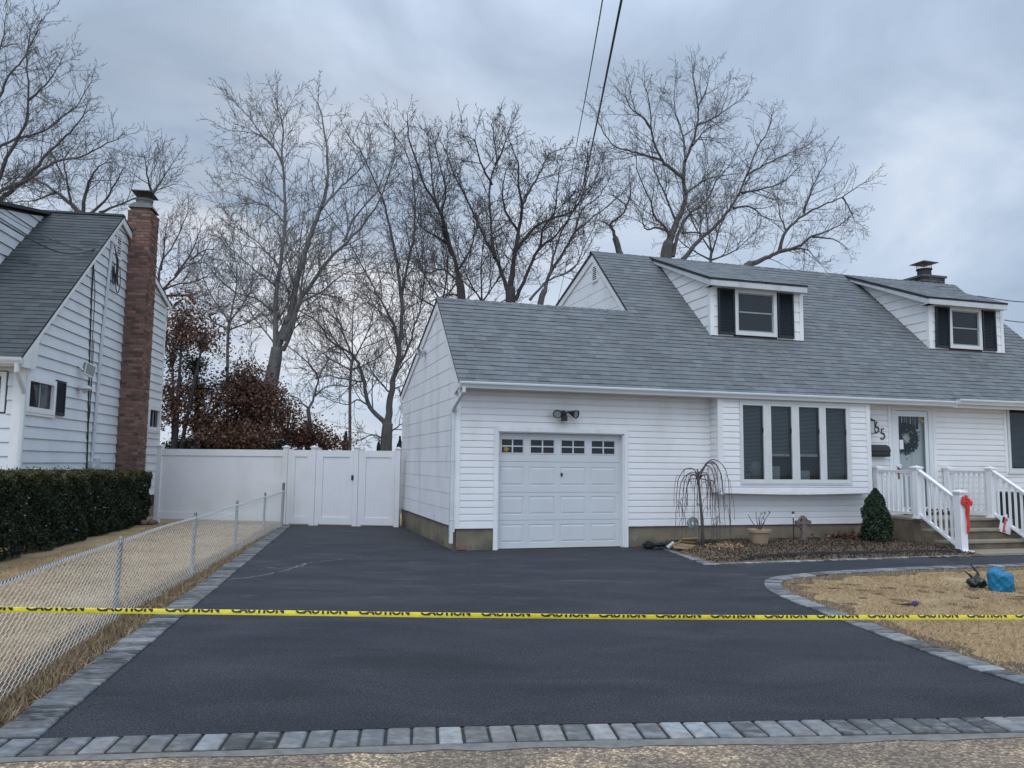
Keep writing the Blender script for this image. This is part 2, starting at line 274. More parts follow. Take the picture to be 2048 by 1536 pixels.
# ---------------------------------------------------------------- mesh builder
class MB:
    def __init__(s): s.v = []; s.f = []; s.m = []; s.sh = []
    def add(s, vs, fs, m=0, sh=.5):
        o = len(s.v); s.v.extend([tuple(p) for p in vs])
        for f in fs: s.f.append(tuple(i+o for i in f)); s.m.append(m); s.sh.append(sh)
    def quad(s, a, b, c, d, m=0, n=None, sh=.5):
        if n is not None:
            nn = (Vector(b)-Vector(a)).cross(Vector(c)-Vector(a))
            if nn.dot(Vector(n)) < 0: a, b, c, d = d, c, b, a
        s.add((a, b, c, d), ((0, 1, 2, 3),), m, sh)
    def box(s, x0, x1, y0, y1, z0, z1, m=0, sh=.5, T=None):
        vs = [Vector((x, y, z)) for z in (z0, z1) for y in (y0, y1) for x in (x0, x1)]
        if T is not None: vs = [T @ p for p in vs]
        s.add(vs, ((0, 2, 3, 1), (4, 5, 7, 6), (0, 1, 5, 4), (2, 6, 7, 3), (0, 4, 6, 2), (1, 3, 7, 5)), m, sh)
    def tube(s, pts, rad, n=6, m=0, cap=True, sh=.5):
        pts = [Vector(p) for p in pts]; k = len(pts)
        if not hasattr(rad, '__len__'): rad = [rad]*k
        vs = []; fs = []; pu = None
        for i, p in enumerate(pts):
            d = (pts[min(i+1, k-1)]-pts[max(i-1, 0)])
            if d.length < 1e-9: d = Vector((0, 0, 1))
            d.normalize()
            if pu is None:
                u = d.cross(Vector((0, 0, 1)) if abs(d.z) < .9 else Vector((1, 0, 0)))
            else: u = pu-d*pu.dot(d)
            if u.length < 1e-6: u = d.orthogonal()
            u.normalize(); pu = u; w_ = d.cross(u)
            for j in range(n):
                a = 2*math.pi*j/n; vs.append(p+(u*math.cos(a)+w_*math.sin(a))*rad[i])
        for i in range(k-1):
            for j in range(n):
                fs.append((i*n+j, i*n+(j+1) % n, (i+1)*n+(j+1) % n, (i+1)*n+j))
        if cap: fs.append(tuple(range(n-1, -1, -1))); fs.append(tuple((k-1)*n+j for j in range(n)))
        s.add(vs, fs, m, sh)
    def prism(s, poly, ax, a0, a1, m=0, sh=.5):
        """poly: 2D points in the two other axes; extruded along ax from a0 to a1"""
        def P(q, a):
            if ax == 0: return (a, q[0], q[1])
            if ax == 1: return (q[0], a, q[1])
            return (q[0], q[1], a)
        n = len(poly); vs = [P(q, a0) for q in poly]+[P(q, a1) for q in poly]
        fs = [tuple(range(n)), tuple(range(2*n-1, n-1, -1))]+[(i, (i+1) % n, n+(i+1) % n, n+i) for i in range(n)]
        s.add(vs, fs, m, sh)
    def lathe(s, prof, n=20, m=0, o=(0, 0, 0)):
        vs = []; fs = []
        for r_, z in prof:
            for j in range(n):
                a = 2*math.pi*j/n; vs.append((o[0]+r_*math.cos(a), o[1]+r_*math.sin(a), o[2]+z))
        for i in range(len(prof)-1):
            for j in range(n): fs.append((i*n+j, i*n+(j+1) % n, (i+1)*n+(j+1) % n, (i+1)*n+j))
        s.add(vs, fs, m)
    def blob(s, c, r, n=8, k=6, jit=.1, m=0, sh=.5, rr=rnd):
        vs = []; fs = []
        for i in range(k+1):
            ph = math.pi*i/k
            for j in range(n):
                a = 2*math.pi*j/n; q = 1+rr.uniform(-jit, jit)
                vs.append((c[0]+r[0]*q*math.sin(ph)*math.cos(a), c[1]+r[1]*q*math.sin(ph)*math.sin(a), c[2]+r[2]*q*math.cos(ph)))
        for i in range(k):
            for j in range(n): fs.append((i*n+j, (i+1)*n+j, (i+1)*n+(j+1) % n, i*n+(j+1) % n))
        s.add(vs, fs, m, sh)
    def build(s, name, mats, parent=None, smooth=False, loc=None):
        me = bpy.data.meshes.new(name); me.from_pydata(s.v, [], s.f)
        if not isinstance(mats, (list, tuple)): mats = [mats]
        for q in mats: me.materials.append(M[q] if isinstance(q, str) else q)
        me.polygons.foreach_set('material_index', s.m)
        a = me.attributes.new('shade', 'FLOAT', 'FACE'); a.data.foreach_set('value', s.sh)
        if smooth: me.polygons.foreach_set('use_smooth', [True]*len(s.f))
        me.update()
        o = bpy.data.objects.new(name, me); COL.objects.link(o)
        if parent is not None: o.parent = parent
        if loc is not None: o.location = loc
        return o
def tag(o, label, cat, group=None, kind=None):
    if label: o['label'] = label
    if cat: o['category'] = cat
    if group: o['group'] = group
    if kind: o['kind'] = kind
    return o
def empty(name, loc, rz, label, cat, group=None):
    o = bpy.data.objects.new(name, None); COL.objects.link(o); o.location = loc; o.rotation_euler = (0, 0, rz); o.empty_display_size = .2
    return tag(o, label, cat, group)
def quadcloud(name, P, size, mat_, parent=None, tri=False, up=0.0, shade=None, normal_bias=None, aspect=1.0):
    """many small leaf faces at points P (n,3); size scalar or (n,)"""
    n = len(P); P = np.asarray(P, float); size = np.broadcast_to(np.asarray(size, float), (n,))[:, None]
    a = NR.normal(size=(n, 3)); a[:, 2] += up
    a /= np.linalg.norm(a, axis=1)[:, None]
    b = np.cross(a, NR.normal(size=(n, 3))); b /= np.linalg.norm(b, axis=1)[:, None]
    if tri:
        V = np.stack([P-b*size*.18*aspect, P+b*size*.18*aspect, P+a*size], 1).reshape(-1, 3); k = 3
    else:
        V = np.stack([P-a*size*.5, P+b*size*.32*aspect, P+a*size*.5, P-b*size*.32*aspect], 1).reshape(-1, 3); k = 4
    me = bpy.data.meshes.new(name); me.vertices.add(n*k); me.vertices.foreach_set('co', V.ravel())
    me.loops.add(n*k); me.loops.foreach_set('vertex_index', np.arange(n*k, dtype=np.int32))
    me.polygons.add(n); me.polygons.foreach_set('loop_start', np.arange(n, dtype=np.int32)*k)
    try: me.polygons.foreach_set('loop_total', np.full(n, k, dtype=np.int32))
    except Exception: pass
    at_ = me.attributes.new('shade', 'FLOAT', 'FACE')
    sh = NR.random(n) if shade is None else np.clip(shade, 0, 1)
    at_.data.foreach_set('value', sh.astype(np.float32))
    me.materials.append(M[mat_]); me.update(calc_edges=True); me.validate()
    o = bpy.data.objects.new(name, me); COL.objects.link(o)
    if parent is not None: o.parent = parent
    return o

# ---- lap siding on a vertical plane
LAP = [(0, .014), (1, .001)]
DUTCH = [(0, .015), (.7, .0095), (1, .001)]
def lap(mb, O, U, Nn, z0, z1, pitch, ul, ur, prof=LAP, openings=(), m=0, butt=1):
    O, U, Nn = Vector(O), Vector(U), Vector(Nn)
    P = lambda u, z, off: O+U*u+Nn*off+Vector((0, 0, z))
    def segs(u0, u1, za, zb):
        zm = (za+zb)/2; iv = [(u0, u1)]
        for (a, b, c, d) in openings:
            if c < zm < d:
                nv = []
                for (p, q) in iv:
                    if b <= p or a >= q: nv.append((p, q)); continue
                    if a > p: nv.append((p, a))
                    if b < q: nv.append((b, q))
                iv = nv
        return iv
    z = z0
    while z < z1-1e-4:
        zt = min(z+pitch, z1)
        cuts = sorted(set([z+t*pitch for t, _ in prof if z+t*pitch < zt]+[zt]+[o for op in openings for o in op[2:] if z < o < zt]))
        def off(q):
            t = (q-z)/pitch
            for (t0, o0), (t1, o1) in zip(prof, prof[1:]):
                if t <= t1+1e-9: return o0+(o1-o0)*(t-t0)/(t1-t0)
            return prof[-1][1]
        first = True
        for a, b in zip(cuts, cuts[1:]):
            ua, ub, va, vb = ul(a), ul(b), ur(a), ur(b)
            if va <= ua: continue
            if vb < ub: vb = ub = (vb+ub)/2
            sg = segs(min(ua, ub), max(va, vb), a, b)
            for (p, q) in sg:
                pa, pb = (ua, ub) if abs(p-min(ua, ub)) < 1e-6 else (p, p)
                qa, qb = (va, vb) if abs(q-max(va, vb)) < 1e-6 else (q, q)
                mb.quad(P(pa, a, off(a)), P(qa, a, off(a)), P(qb, b, off(b)), P(pb, b, off(b)), m, Nn)
                if first: mb.quad(P(pa, a, 0), P(qa, a, 0), P(qa, a, off(a)), P(pa, a, off(a)), butt, (0, 0, -1))
            first = False
        z = zt
K = lambda v: (lambda z: v)
# ---- shingle courses on a sloped plane
def shingles(mb, O, U, V, e, v0, v1, ul, ur, m=0, me=1, lo=.84, hi=1.13, seed=1, tw=(.14, .34), hs=(.009, .009, .013)):
    O, U, V = Vector(O), Vector(U).normalized(), Vector(V).normalized(); Nn = U.cross(V)
    if Nn.z < 0: Nn = -Nn
    rr = random.Random(seed); v = v0
    while v < v1-.01:
        vt = min(v+e, v1)
        u0, u1 = ul(v), ur(v); a0, a1 = ul(vt), ur(vt); u = u0
        jl = rr.uniform(-.004, .004)
        while u < u1-1e-6:
            un = min(u+rr.uniform(*tw), u1)
            if u1-un < .06: un = u1
            h = rr.choice(hs); sh = rr.uniform(lo, hi)*(1.0 if h < .012 else .97)
            fa = lambda q: a0+(q-u0)/(u1-u0)*(a1-a0) if (abs(q-u0) < 1e-6 or abs(q-u1) < 1e-6) else min(max(q, a0), a1)
            p = lambda uu, vv, hh: O+U*uu+V*vv+Nn*hh
            vb = v+jl
            mb.quad(p(u, vb, h), p(un, vb, h), p(fa(un), vt, .001), p(fa(u), vt, .001), m, Nn, sh)
            mb.quad(p(u, vb, -.004), p(un, vb, -.004), p(un, vb, h), p(u, vb, h), me, -V)
            u = un
        v = vt
def window(mb, x0, x1, z0, z1, y, fw=.06, proud=.02, glass=1, fr=0, back=2, mid=False, muntx=0, muntz=0, deep=.1, d=None):
    """frame + glass on the plane y (outward = -y)"""
    f = y-proud
    mb.box(x0, x1, f, y+.03, z1-fw, z1, fr); mb.box(x0, x1, f, y+.03, z0, z0+fw, fr)
    mb.box(x0, x0+fw, f, y+.03, z0+fw, z1-fw, fr); mb.box(x1-fw, x1, f, y+.03, z0+fw, z1-fw, fr)
    a0, a1, b0, b1 = x0+fw, x1-fw, z0+fw, z1-fw
    mb.quad((a0, y+.012, b0), (a1, y+.012, b0), (a1, y+.012, b1), (a0, y+.012, b1), glass, (0, -1, 0))
    mb.box(a0-.02, a1+.02, y+deep, y+deep+.02, b0-.02, b1+.02, back)
    if mid:
        zm = (b0+b1)/2; mb.box(a0, a1, y-.006, y+.028, zm-.02, zm+.02, fr)
    for k in range(muntx):
        x = a0+(a1-a0)*(k+1)/(muntx+1); mb.box(x-.009, x+.009, y+.002, y+.010, b0, b1, fr)
    for k in range(muntz):
        z = b0+(b1-b0)*(k+1)/(muntz+1); mb.box(a0, a1, y+.0005, y+.0095, z-.009, z+.009, fr)

# ================================================================= GROUND (structure)
AP = [(-14, 2.9), (-2.62, 4.62), (0.02, 4.95), (3.24, 5.21), (14, 5.7)]   # top edge of the apron pavers
def base_sheet():
    mb = MB(); mb.quad((-400, -60, 0), (400, -60, 0), (400, 900, 0), (-400, 900, 0), 0, (0, 0, 1))
    tag(mb.build('lawn', 'lawn'), None, None, kind='structure')
base_sheet()
def flat(name, pts, z, mats, th=0.0):
    mb = MB(); n = len(pts)
    mb.add([(p[0], p[1], z) for p in pts]+[(p[0], p[1], z-max(th, .003)) for p in pts], [tuple(range(n))]+[(i, n+i, n+(i+1) % n, (i+1) % n) for i in range(n)])
    return tag(mb.build(name, mats), None, None, kind='structure')
HO = Vector((-.988, 14.414, 0)); HT = R(16.83)
HX = Vector((math.cos(HT), math.sin(HT), 0)); HY = Vector((-math.sin(HT), math.cos(HT), 0))
H = lambda x, y, z=0: HO+HX*x+HY*y+Vector((0, 0, z))
def catmull(P, k=8):
    P = [Vector((p[0], p[1], p[2] if len(p) > 2 else 0)) for p in P]; Q = [P[0]*2-P[1]]+P+[P[-1]*2-P[-2]]; o = []
    for i in range(1, len(Q)-2):
        for j in range(k):
            t = j/k; a, b, c, d = Q[i-1], Q[i], Q[i+1], Q[i+2]
            o.append(.5*((2*b)+(c-a)*t+(2*a-5*b+4*c-d)*t*t+(3*b-a-3*c+d)*t*t*t))
    o.append(P[-1]); return o
# driveway edge round the lawn: far walkway edge -> tip -> down to the apron
edge = catmull([(12.6, 14.75), (10.6, 13.95), (8.6, 13.33), (6.51, 12.76), (5.09, 12.22), (4.2, 11.78), (3.60, 11.28), (3.33, 10.70), (3.22, 10.0), (3.27, 9.2), (3.36, 8.2), (3.46, 7.31), (3.56, 6.57), (3.70, 5.93), (3.86, 5.26)], 8)
Hw = lambda x, y: tuple(H(x, y))[:2]
drive = [(-2.62, 4.62), (.02, 4.95), (3.86, 5.26)]+[(p.x, p.y) for p in reversed(edge)]+[Hw(13, -2.75), Hw(9.0, -2.62), Hw(3.40, -2.80), Hw(3.95, 0.02), Hw(0, .02), Hw(0, 6.0), (-2.6, 19.75), (-5.37, 19.96)]
flat('driveway', drive, .012, 'asph', .02)
# street slab in front
flat('street', [(-30, -8), (30, -8), (30, 5.9), (14, 5.36), (3.06, 4.86), (.02, 4.56), (-2.67, 4.36), (-14, 2.6), (-30, .4)], .008, 'agg', .02)
# mortar lip between street and pavers
lipT = [(-14, 2.72), (-2.66, 4.38), (.02, 4.665), (3.22, 4.94), (14, 5.44)]; lipB = [(-14, 2.55), (-2.68, 4.27), (.02, 4.55), (3.22, 4.83), (14, 5.3)]
def lipf():
    mb = MB(); r = random.Random(5)
    T_, B_ = resample2(lipT, 120), resample2(lipB, 120)
    B_ = [(x, y+r.uniform(-.03, .015)) for x, y in B_]
    for i in range(len(T_)-1): mb.quad((*T_[i], .016), (*T_[i+1], .016), (*B_[i+1], .0115), (*B_[i], .0115), 0, (0, 0, 1))
    tag(mb.build('street_edge', 'grout'), None, None, kind='structure')
def resample2(P, n):
    xs = np.linspace(P[0][0], P[-1][0], n); return list(zip(xs, np.interp(xs, [p[0] for p in P], [p[1] for p in P])))
lipf()

def resample(P, step):
    P = [Vector(p).to_3d() if len(p) == 3 else Vector((p[0], p[1], 0)) for p in P]; out = []; acc = 0; i = 0
    L_ = [0]
    for a, b in zip(P, P[1:]): L_.append(L_[-1]+(b-a).length)
    s = 0
    while s <= L_[-1]:
        while i < len(P)-2 and L_[i+1] < s: i += 1
        t = (s-L_[i])/(L_[i+1]-L_[i]); out.append(P[i].lerp(P[i+1], t)); s += step
    return out
def pavers(name, line, width, side, step, zt=.03, seed=3, dim=1.0, bright=.16):
    """row of blocks laid across a line; side=+1 left of travel"""
    rr = random.Random(seed); mb = MB(); pts = resample(line, step); gap = .018
    bedv = []
    for a, b in zip(pts, pts[1:]):
        d = (b-a).normalized(); nrm = Vector((-d.y, d.x, 0))*side
        ln = (b-a).length
        T = Matrix(((d.x, nrm.x, 0, a.x), (d.y, nrm.y, 0, a.y), (0, 0, 1, 0), (0, 0, 0, 1))) @ Matrix.Rotation(rr.uniform(-.014, .014), 4, 'Z') @ Matrix.Rotation(rr.uniform(-.012, .012), 4, 'X')
        sh = dim*(rr.choice((.5, .7, .88, 1.0, 1.12, 1.3, 1.5)) if rr.random() > bright else rr.uniform(1.6, 2.3))
        x0, x1, y0, y1 = gap/2, ln-gap/2, .004+rr.uniform(-.005, .005), width+rr.uniform(-.006, .006); h = zt+rr.uniform(-.002, .002); c = .008
        vs = [(x0, y0, -.01), (x1, y0, -.01), (x1, y1, -.01), (x0, y1, -.01), (x0, y0, h-c), (x1, y0, h-c), (x1, y1, h-c), (x0, y1, h-c), (x0+c, y0+c, h), (x1-c, y0+c, h), (x1-c, y1-c, h), (x0+c, y1-c, h)]
        mb.add([T @ Vector(v) for v in vs], ((0, 1, 5, 4), (1, 2, 6, 5), (2, 3, 7, 6), (3, 0, 4, 7), (4, 5, 9, 8), (5, 6, 10, 9), (6, 7, 11, 10), (7, 4, 8, 11), (8, 9, 10, 11)), 0, sh)
        p = [a, b, b+nrm*width, a+nrm*width]; mb.quad(*[(q.x, q.y, .016) for q in p], 1, (0, 0, 1))
    return tag(mb.build(name, ['paver', 'joint']), None, None, kind='structure')
pavers('front_paver_border', AP[0:1]+[(-2.70, 4.575), (0.02, 4.89), (3.24, 5.165), (14, 5.66)], .25, -1, .146, seed=5, bright=.07)
pavers('left_paver_border', [(-2.61, 4.62), (-5.36, 19.9)], .27, 1, .15, seed=8, bright=.03, dim=.82)
pavers('lawn_paver_border', list(reversed(edge)), .225, -1, .152, seed=11, bright=.10)
bedl = [Hw(3.93, .0), Hw(3.36, -2.80)]
pavers('bed_paver_border', bedl, .2, 1, .15, seed=12, bright=.02)
pavers('walkway_paver_border', [Hw(3.38, -2.80), Hw(9.0, -2.62)], .11, 1, .15, seed=13, bright=.4)
# planting bed, gently mounded
def bed():
    mb = MB(); nx, ny = 60, 16; vs = []
    for j in range(ny+1):
        for i in range(nx+1):
            u, v = i/nx, j/ny; y = -2.68+v*2.68; xl = 3.56+v*.45; x = xl+u*(9.06-xl)
            h = .02+.09*min(1, v*2.2)*min(1, u*12+.2)+rnd.uniform(-.012, .012)
            vs.append(H(x, y, h))
    fs = [(j*(nx+1)+i, j*(nx+1)+i+1, (j+1)*(nx+1)+i+1, (j+1)*(nx+1)+i) for j in range(ny) for i in range(nx)]
    mb.add(vs, fs); tag(mb.build('soil_bed', 'soil', smooth=True), None, None, kind='structure')
    n = 11000; x = NR.uniform(3.6, 9.0, n); y = NR.uniform(-2.62, -.05, n); ok = x > 3.62+(y+2.68)/2.68*.45; x, y = x[ok], y[ok]
    z = .03+.09*np.minimum(1, (y+2.68)/2.68*2.2)*np.minimum(1, (x-3.7)*2)
    P = np.array([tuple(H(a, b, c+.012)) for a, b, c in zip(x, y, z)])
    sh = NR.random(len(P))**1.7
    tag(quadcloud('mulch', P, NR.uniform(.012, .05, len(P)), 'mulch', up=1.5, shade=sh), 'brown mulch and dead leaves in the bed before the house', 'mulch', kind='stuff')
bed()
# soil strip under the chain link fence
FX = lambda y: -3.73-(.215 if y < 7.69 else .148)*(y-7.69)
flat('soil_strip', [(FX(3)-.25, 3), (-2.62-.23+.3, 3.2), (-2.90, 4.55), (-5.62, 19.9), (FX(19.9)-.2, 19.9), (FX(7.7)-.22, 7.7)], .009, 'soil', .005)
# bare soil: ragged strip along the inner side of the curved border and scattered worn spots
def soil():
    mb = MB(); r = random.Random(31); n = len(edge)
    A, B = [], []
    for i in range(14, n-1):
        p = edge[i]; d = (edge[i+1]-edge[i-1]).normalized(); nn = Vector((-d.y, d.x, 0)); t = (i-14)/(n-15)
        wd = .10+.22*abs(math.sin(i*.37))*r.uniform(.5, 1.2)+.06*r.random(); A.append(p+nn*.15); B.append(p+nn*(.22+wd))
    for i in range(len(A)-1): mb.quad(*[(q.x, q.y, .0065) for q in (A[i], A[i+1], B[i+1], B[i])], 0, (0, 0, 1))
    for k in range(28):
        t = r.random()**1.4; cx_, cy_ = 3.75+t*3.2+r.gauss(0, .15), 10.9-r.random()*1.9+t*.5
        if cx_ < 3.65: continue
        rx, ry = r.uniform(.05, .16), r.uniform(.05, .14); m_ = 11
        mb.add([(cx_+rx*r.uniform(.5, 1.2)*math.cos(a), cy_+ry*r.uniform(.5, 1.2)*math.sin(a), .0045+.0001*k/8) for a in [2*math.pi*j/m_ for j in range(m_)]], [tuple(range(m_))])
    tag(mb.build('bare_soil', 'soil'), None, None, kind='structure')
soil()

# ---- grass blades
def inpoly(P, poly):
    x, y = P[:, 0], P[:, 1]; c = np.zeros(len(P), bool); n = len(poly)
    for i in range(n):
        x0, y0 = poly[i]; x1, y1 = poly[(i+1) % n]
        s = ((y0 > y) != (y1 > y)) & (x < (x1-x0)*(y-y0)/(y1-y0+1e-12)+x0); c ^= s
    return c
def vnoise(P, f, seed):
    r_ = np.random.default_rng(seed); s = np.zeros(len(P))
    for k in range(6):
        a = r_.uniform(0, 6.28); q = r_.uniform(.6, 1.6)*f; s += np.sin((P[:, 0]*math.cos(a)+P[:, 1]*math.sin(a))*q+r_.uniform(0, 6.28))
    return s/6
def grass(name, poly, n, h, label, seed=1, bare=-.25, ymin=None):
    xs = [p[0] for p in poly]; ys = [p[1] for p in poly]
    # denser near the camera
    y = min(ys)+(max(ys)-min(ys))*NR.random(n)**1.6; x = NR.uniform(min(xs), max(xs), n)
    P = np.stack([x, y], 1); P = P[inpoly(P, poly)]
    k = vnoise(P, 2.1, seed)+.6*vnoise(P, 7, seed+1); P = P[k+NR.normal(0, .15, len(P)) > bare]
    k = vnoise(P, 1.5, seed+2)
    Q = np.concatenate([P, np.full((len(P), 1), .0)], 1)
    sh = .5+.26*k+NR.normal(0, .13, len(P))
    o = quadcloud(name, Q, NR.uniform(.5, 1.3, len(P))*h*1.35, 'straw', tri=True, up=.25, shade=sh, aspect=.55)
    me = o.data
    return tag(o, label, 'grass', kind='stuff')
inner = [(p.x+d_, p.y+e_) for p, d_, e_ in [(q, 0, 0) for q in edge]]
# offset inward (towards the lawn)
lawnR = []
for i, p in enumerate(edge):
    a = edge[max(0, i-1)]; b = edge[min(len(edge)-1, i+1)]; d = (b-a).normalized(); lawnR.append((p.x-d.y*.24, p.y+d.x*.24))
lawnR = lawnR+[(4.2, 5.25), (8.0, 5.55), (10.5, 11), (13, 14.5)]
grass('front_lawn_grass', lawnR, 230000, .030, 'straw coloured dormant grass of the front lawn inside the curved paver edge', 4, -.62)
grass('side_lawn_grass', [(FX(4)-.15, 4), (FX(7.7)-.13, 7.7), (FX(19.6)-.1, 19.6), (-8.6, 20), (-7.3, 12), (-7.5, 4)], 170000, .030, 'straw coloured dormant grass behind the chain link fence', 9, -.62)
def tufts():
    pts = []
    for i in range(1500):
        t = rnd.random()**1.5; y = 4.2+15.5*t; xb = -2.62-(y-4.62)*.1785-.27
        xf = FX(y); u = rnd.random()**.7; x = xb-.03+(xf-xb-.12)*u
        if rnd.random() < (.35 if u < .35 else .05): continue
        k = rnd.randint(40, 80); s = rnd.uniform(.03, .10)
        for j in range(k): pts.append((x+rnd.gauss(0, s), y+rnd.gauss(0, s*1.4), rnd.uniform(0, .02)))
    P = np.array(pts); keep = P[:, 0] < (-2.62-(P[:, 1]-4.62)*.1785-.235); P = P[keep]
    tag(quadcloud('fence_line_grass', P, NR.uniform(.03, .10, len(P)), 'tuft', tri=True, up=.6, aspect=.28), 'dry tufted grass between the chain link fence and the left paver border', 'grass', kind='stuff')
tufts()
# ---- pale chalky crack line on the asphalt
def crack():
    mb = MB()
    def line(P, w_):
        P = [Vector((p[0], p[1], .0155)) for p in resample(P, .07)]
        P = [p+Vector((rnd.gauss(0, .012), rnd.gauss(0, .012), 0)) for p in P]
        for a, b in zip(P, P[1:]):
            if rnd.random() < .12: continue
            d = (b-a).normalized(); n = Vector((-d.y, d.x, 0))*w_*rnd.uniform(.4, 1.1); mb.quad(a-n, b-n, b+n, a+n, 0, (0, 0, 1))
    g = lambda x, y: (lambda r_: (CP+r_*((0-CAMH)/r_.z)))(FW+RT*((x-1024)/F_PX)-UP*((y-768)/F_PX))
    line([g(450, 1161), g(490, 1158), (g(530, 1152)), g(575, 1142), g(612, 1128), g(650, 1124), g(690, 1120)], .010)
    line([g(530, 1136), g(560, 1139), g(600, 1136), g(615, 1128)], .007)
    return tag(mb.build('chalky_crack', mat('chalk', (.30, .30, .31), .9, .2, 20)), None, None, kind='structure')
crack()

def debris():
    n = 260; y = 4.9+14.5*NR.random(n)**1.3; x = NR.uniform(-5, 3.4, n); ed_ = NR.random(n) < .5
    x = np.where(ed_, -2.62-(y-4.62)*.1785+np.abs(NR.normal(0, .25, n)), x); ok = (x > -2.6-(y-4.62)*.1785) & (x < 3.2); x, y = x[ok], y[ok]
    P = np.stack([x, y, np.full(len(x), .017)], 1); o = quadcloud('leaf_debris', P, NR.uniform(.006, .018, len(P)), 'mulch', up=6)
    tag(o, 'tiny dry leaf bits scattered over the dark driveway', 'debris', kind='stuff')
debris()

# ================================================================= MAIN HOUSE
house = empty('house', HO, HT, 'long white sided cape house with grey shingle roof, two dormers and an attached garage', 'house')
KF = .9; Z0 = 3.011
zf = lambda y: Z0+KF*(y+.3)                # front roof plane
yf = lambda z: (z-Z0)/KF-.3
GR, MR = (1.83, zf(1.83)), (3.93, zf(3.93))  # ridges
zg = lambda y: GR[1]-.361*(y-GR[0]); yg = lambda z: GR[0]+(GR[1]-z)/.361
zm = lambda y: MR[1]-.333*(y-MR[0]); ym = lambda z: MR[0]+(MR[1]-z)/.333
def foundation():
    mb = MB(); f = .42
    mb.box(.03, .715, .02, .25, -.2, f); mb.box(3.345, 15.45, .02, .25, -.2, f); mb.box(.03, .25, .25, 6.1, -.2, f); mb.box(.7, 3.36, .16, .3, -.2, .0)
    mb.box(15.2, 15.45, .25, 7.8, -.2, f)
    mb.build('foundation', 'found', house)
    b = MB()  # exposed brick at the broken stucco corner
    for i, (x, z) in enumerate(((.035, .03), (.10, .075))): b.box(x, x+.17-.06*i, .002, .05, z, z+.045, 0, 1.3)
    b.build('exposed_brick', 'brick', house)
foundation()
OPEN = [(.70, 3.36, 0, 2.235), (9.55, 10.62, .5, 2.9), (12.72, 14.42, 1.5, 2.985)]
def walls():
    mb = MB()
    lap(mb, (0, 0, 0), (1, 0, 0), (0, -1, 0), .42, 2.96, .1195, K(.0), K(15.5), DUTCH, OPEN)
    # inner skin so that no light leaks
    for (a, b, c, d) in ((0, .7, .3, 3), (3.36, 9.55, .3, 3), (10.62, 12.72, .3, 3), (14.42, 15.5, .3, 3), (.7, 3.36, 2.2, 3), (9.55, 10.62, 2.88, 3), (12.72, 14.42, 2.95, 3), (12.72, 14.42, .3, 1.52)):
        c = max(c, .425); mb.quad((a, .004, c), (b, .004, c), (b, .004, d), (a, .004, d), 1, (0, -1, 0))
    for x in (.0,): mb.box(-.006, .07, -.022, .02, .40, 2.95, 2)
    mb.box(0, .705, -.018, 0, .398, .424, 2); mb.box(3.36, 15.5, -.018, 0, .398, .424, 2)
    mb.box(10.64, 10.72, -.021, .0, .55, 2.93, 2); mb.box(9.46, 9.55, -.021, .0, .57, 2.93, 2); mb.box(12.64, 12.72, -.021, 0, 1.45, 2.96, 2)
    mb.build('front_wall', ['vinyl', 'joint', 'trim'], house)
    s = MB(); P = [(0, .008), (.92, .004), (1, .001)]
    lap(s, (0, 0, 0), (0, 1, 0), (-1, 0, 0), .42, GR[1]-.03, .292, lambda z: max(0.0, yf(z)), lambda z: min(6.15, yg(z)), P)
    s.prism([(.02, .43), (6.13, .43), (6.13, zg(6.13)-.06), (GR[0], GR[1]-.06), (.02, zf(.02)-.06)], 0, .001, .06, 1)
    s.box(-.026, -.004, .012, .10, .34, 3.18, 2)
    s.build('garage_side_wall', ['side', 'joint', 'trim'], house)
    g = MB()
    lap(g, (4.3, 0, 0), (0, 1, 0), (-1, 0, 0), 4.3, MR[1]-.03, .292, lambda z: yf(z), lambda z: min(7.9, ym(z)), P)
    g.prism([(1.2, 4.2), (7.9, 3.8), (7.9, zm(7.9)-.06), (MR[0], MR[1]-.06)], 0, 4.301, 4.36, 1)
    g.build('upper_gable_wall', ['side', 'joint'], house)
    b = MB(); b.box(0, 4.3, 6.1, 6.15, .3, zg(6.15)-.05, 0); b.box(4.3, 15.5, 7.85, 7.9, .3, zm(7.9)-.05, 0); b.box(15.44, 15.5, 0, 7.9, .3, 3, 0)
    b.prism([(.0, 3), (7.9, 3), (7.9, zm(7.9)-.06), (MR[0], MR[1]-.06), (.02, zf(.02)-.06)], 0, 15.44, 15.5, 0)
    b.box(4.30, 4.36, 6.1, 7.9, .3, 4, 0)
    b.build('rear_wall', ['side'], house)
walls()
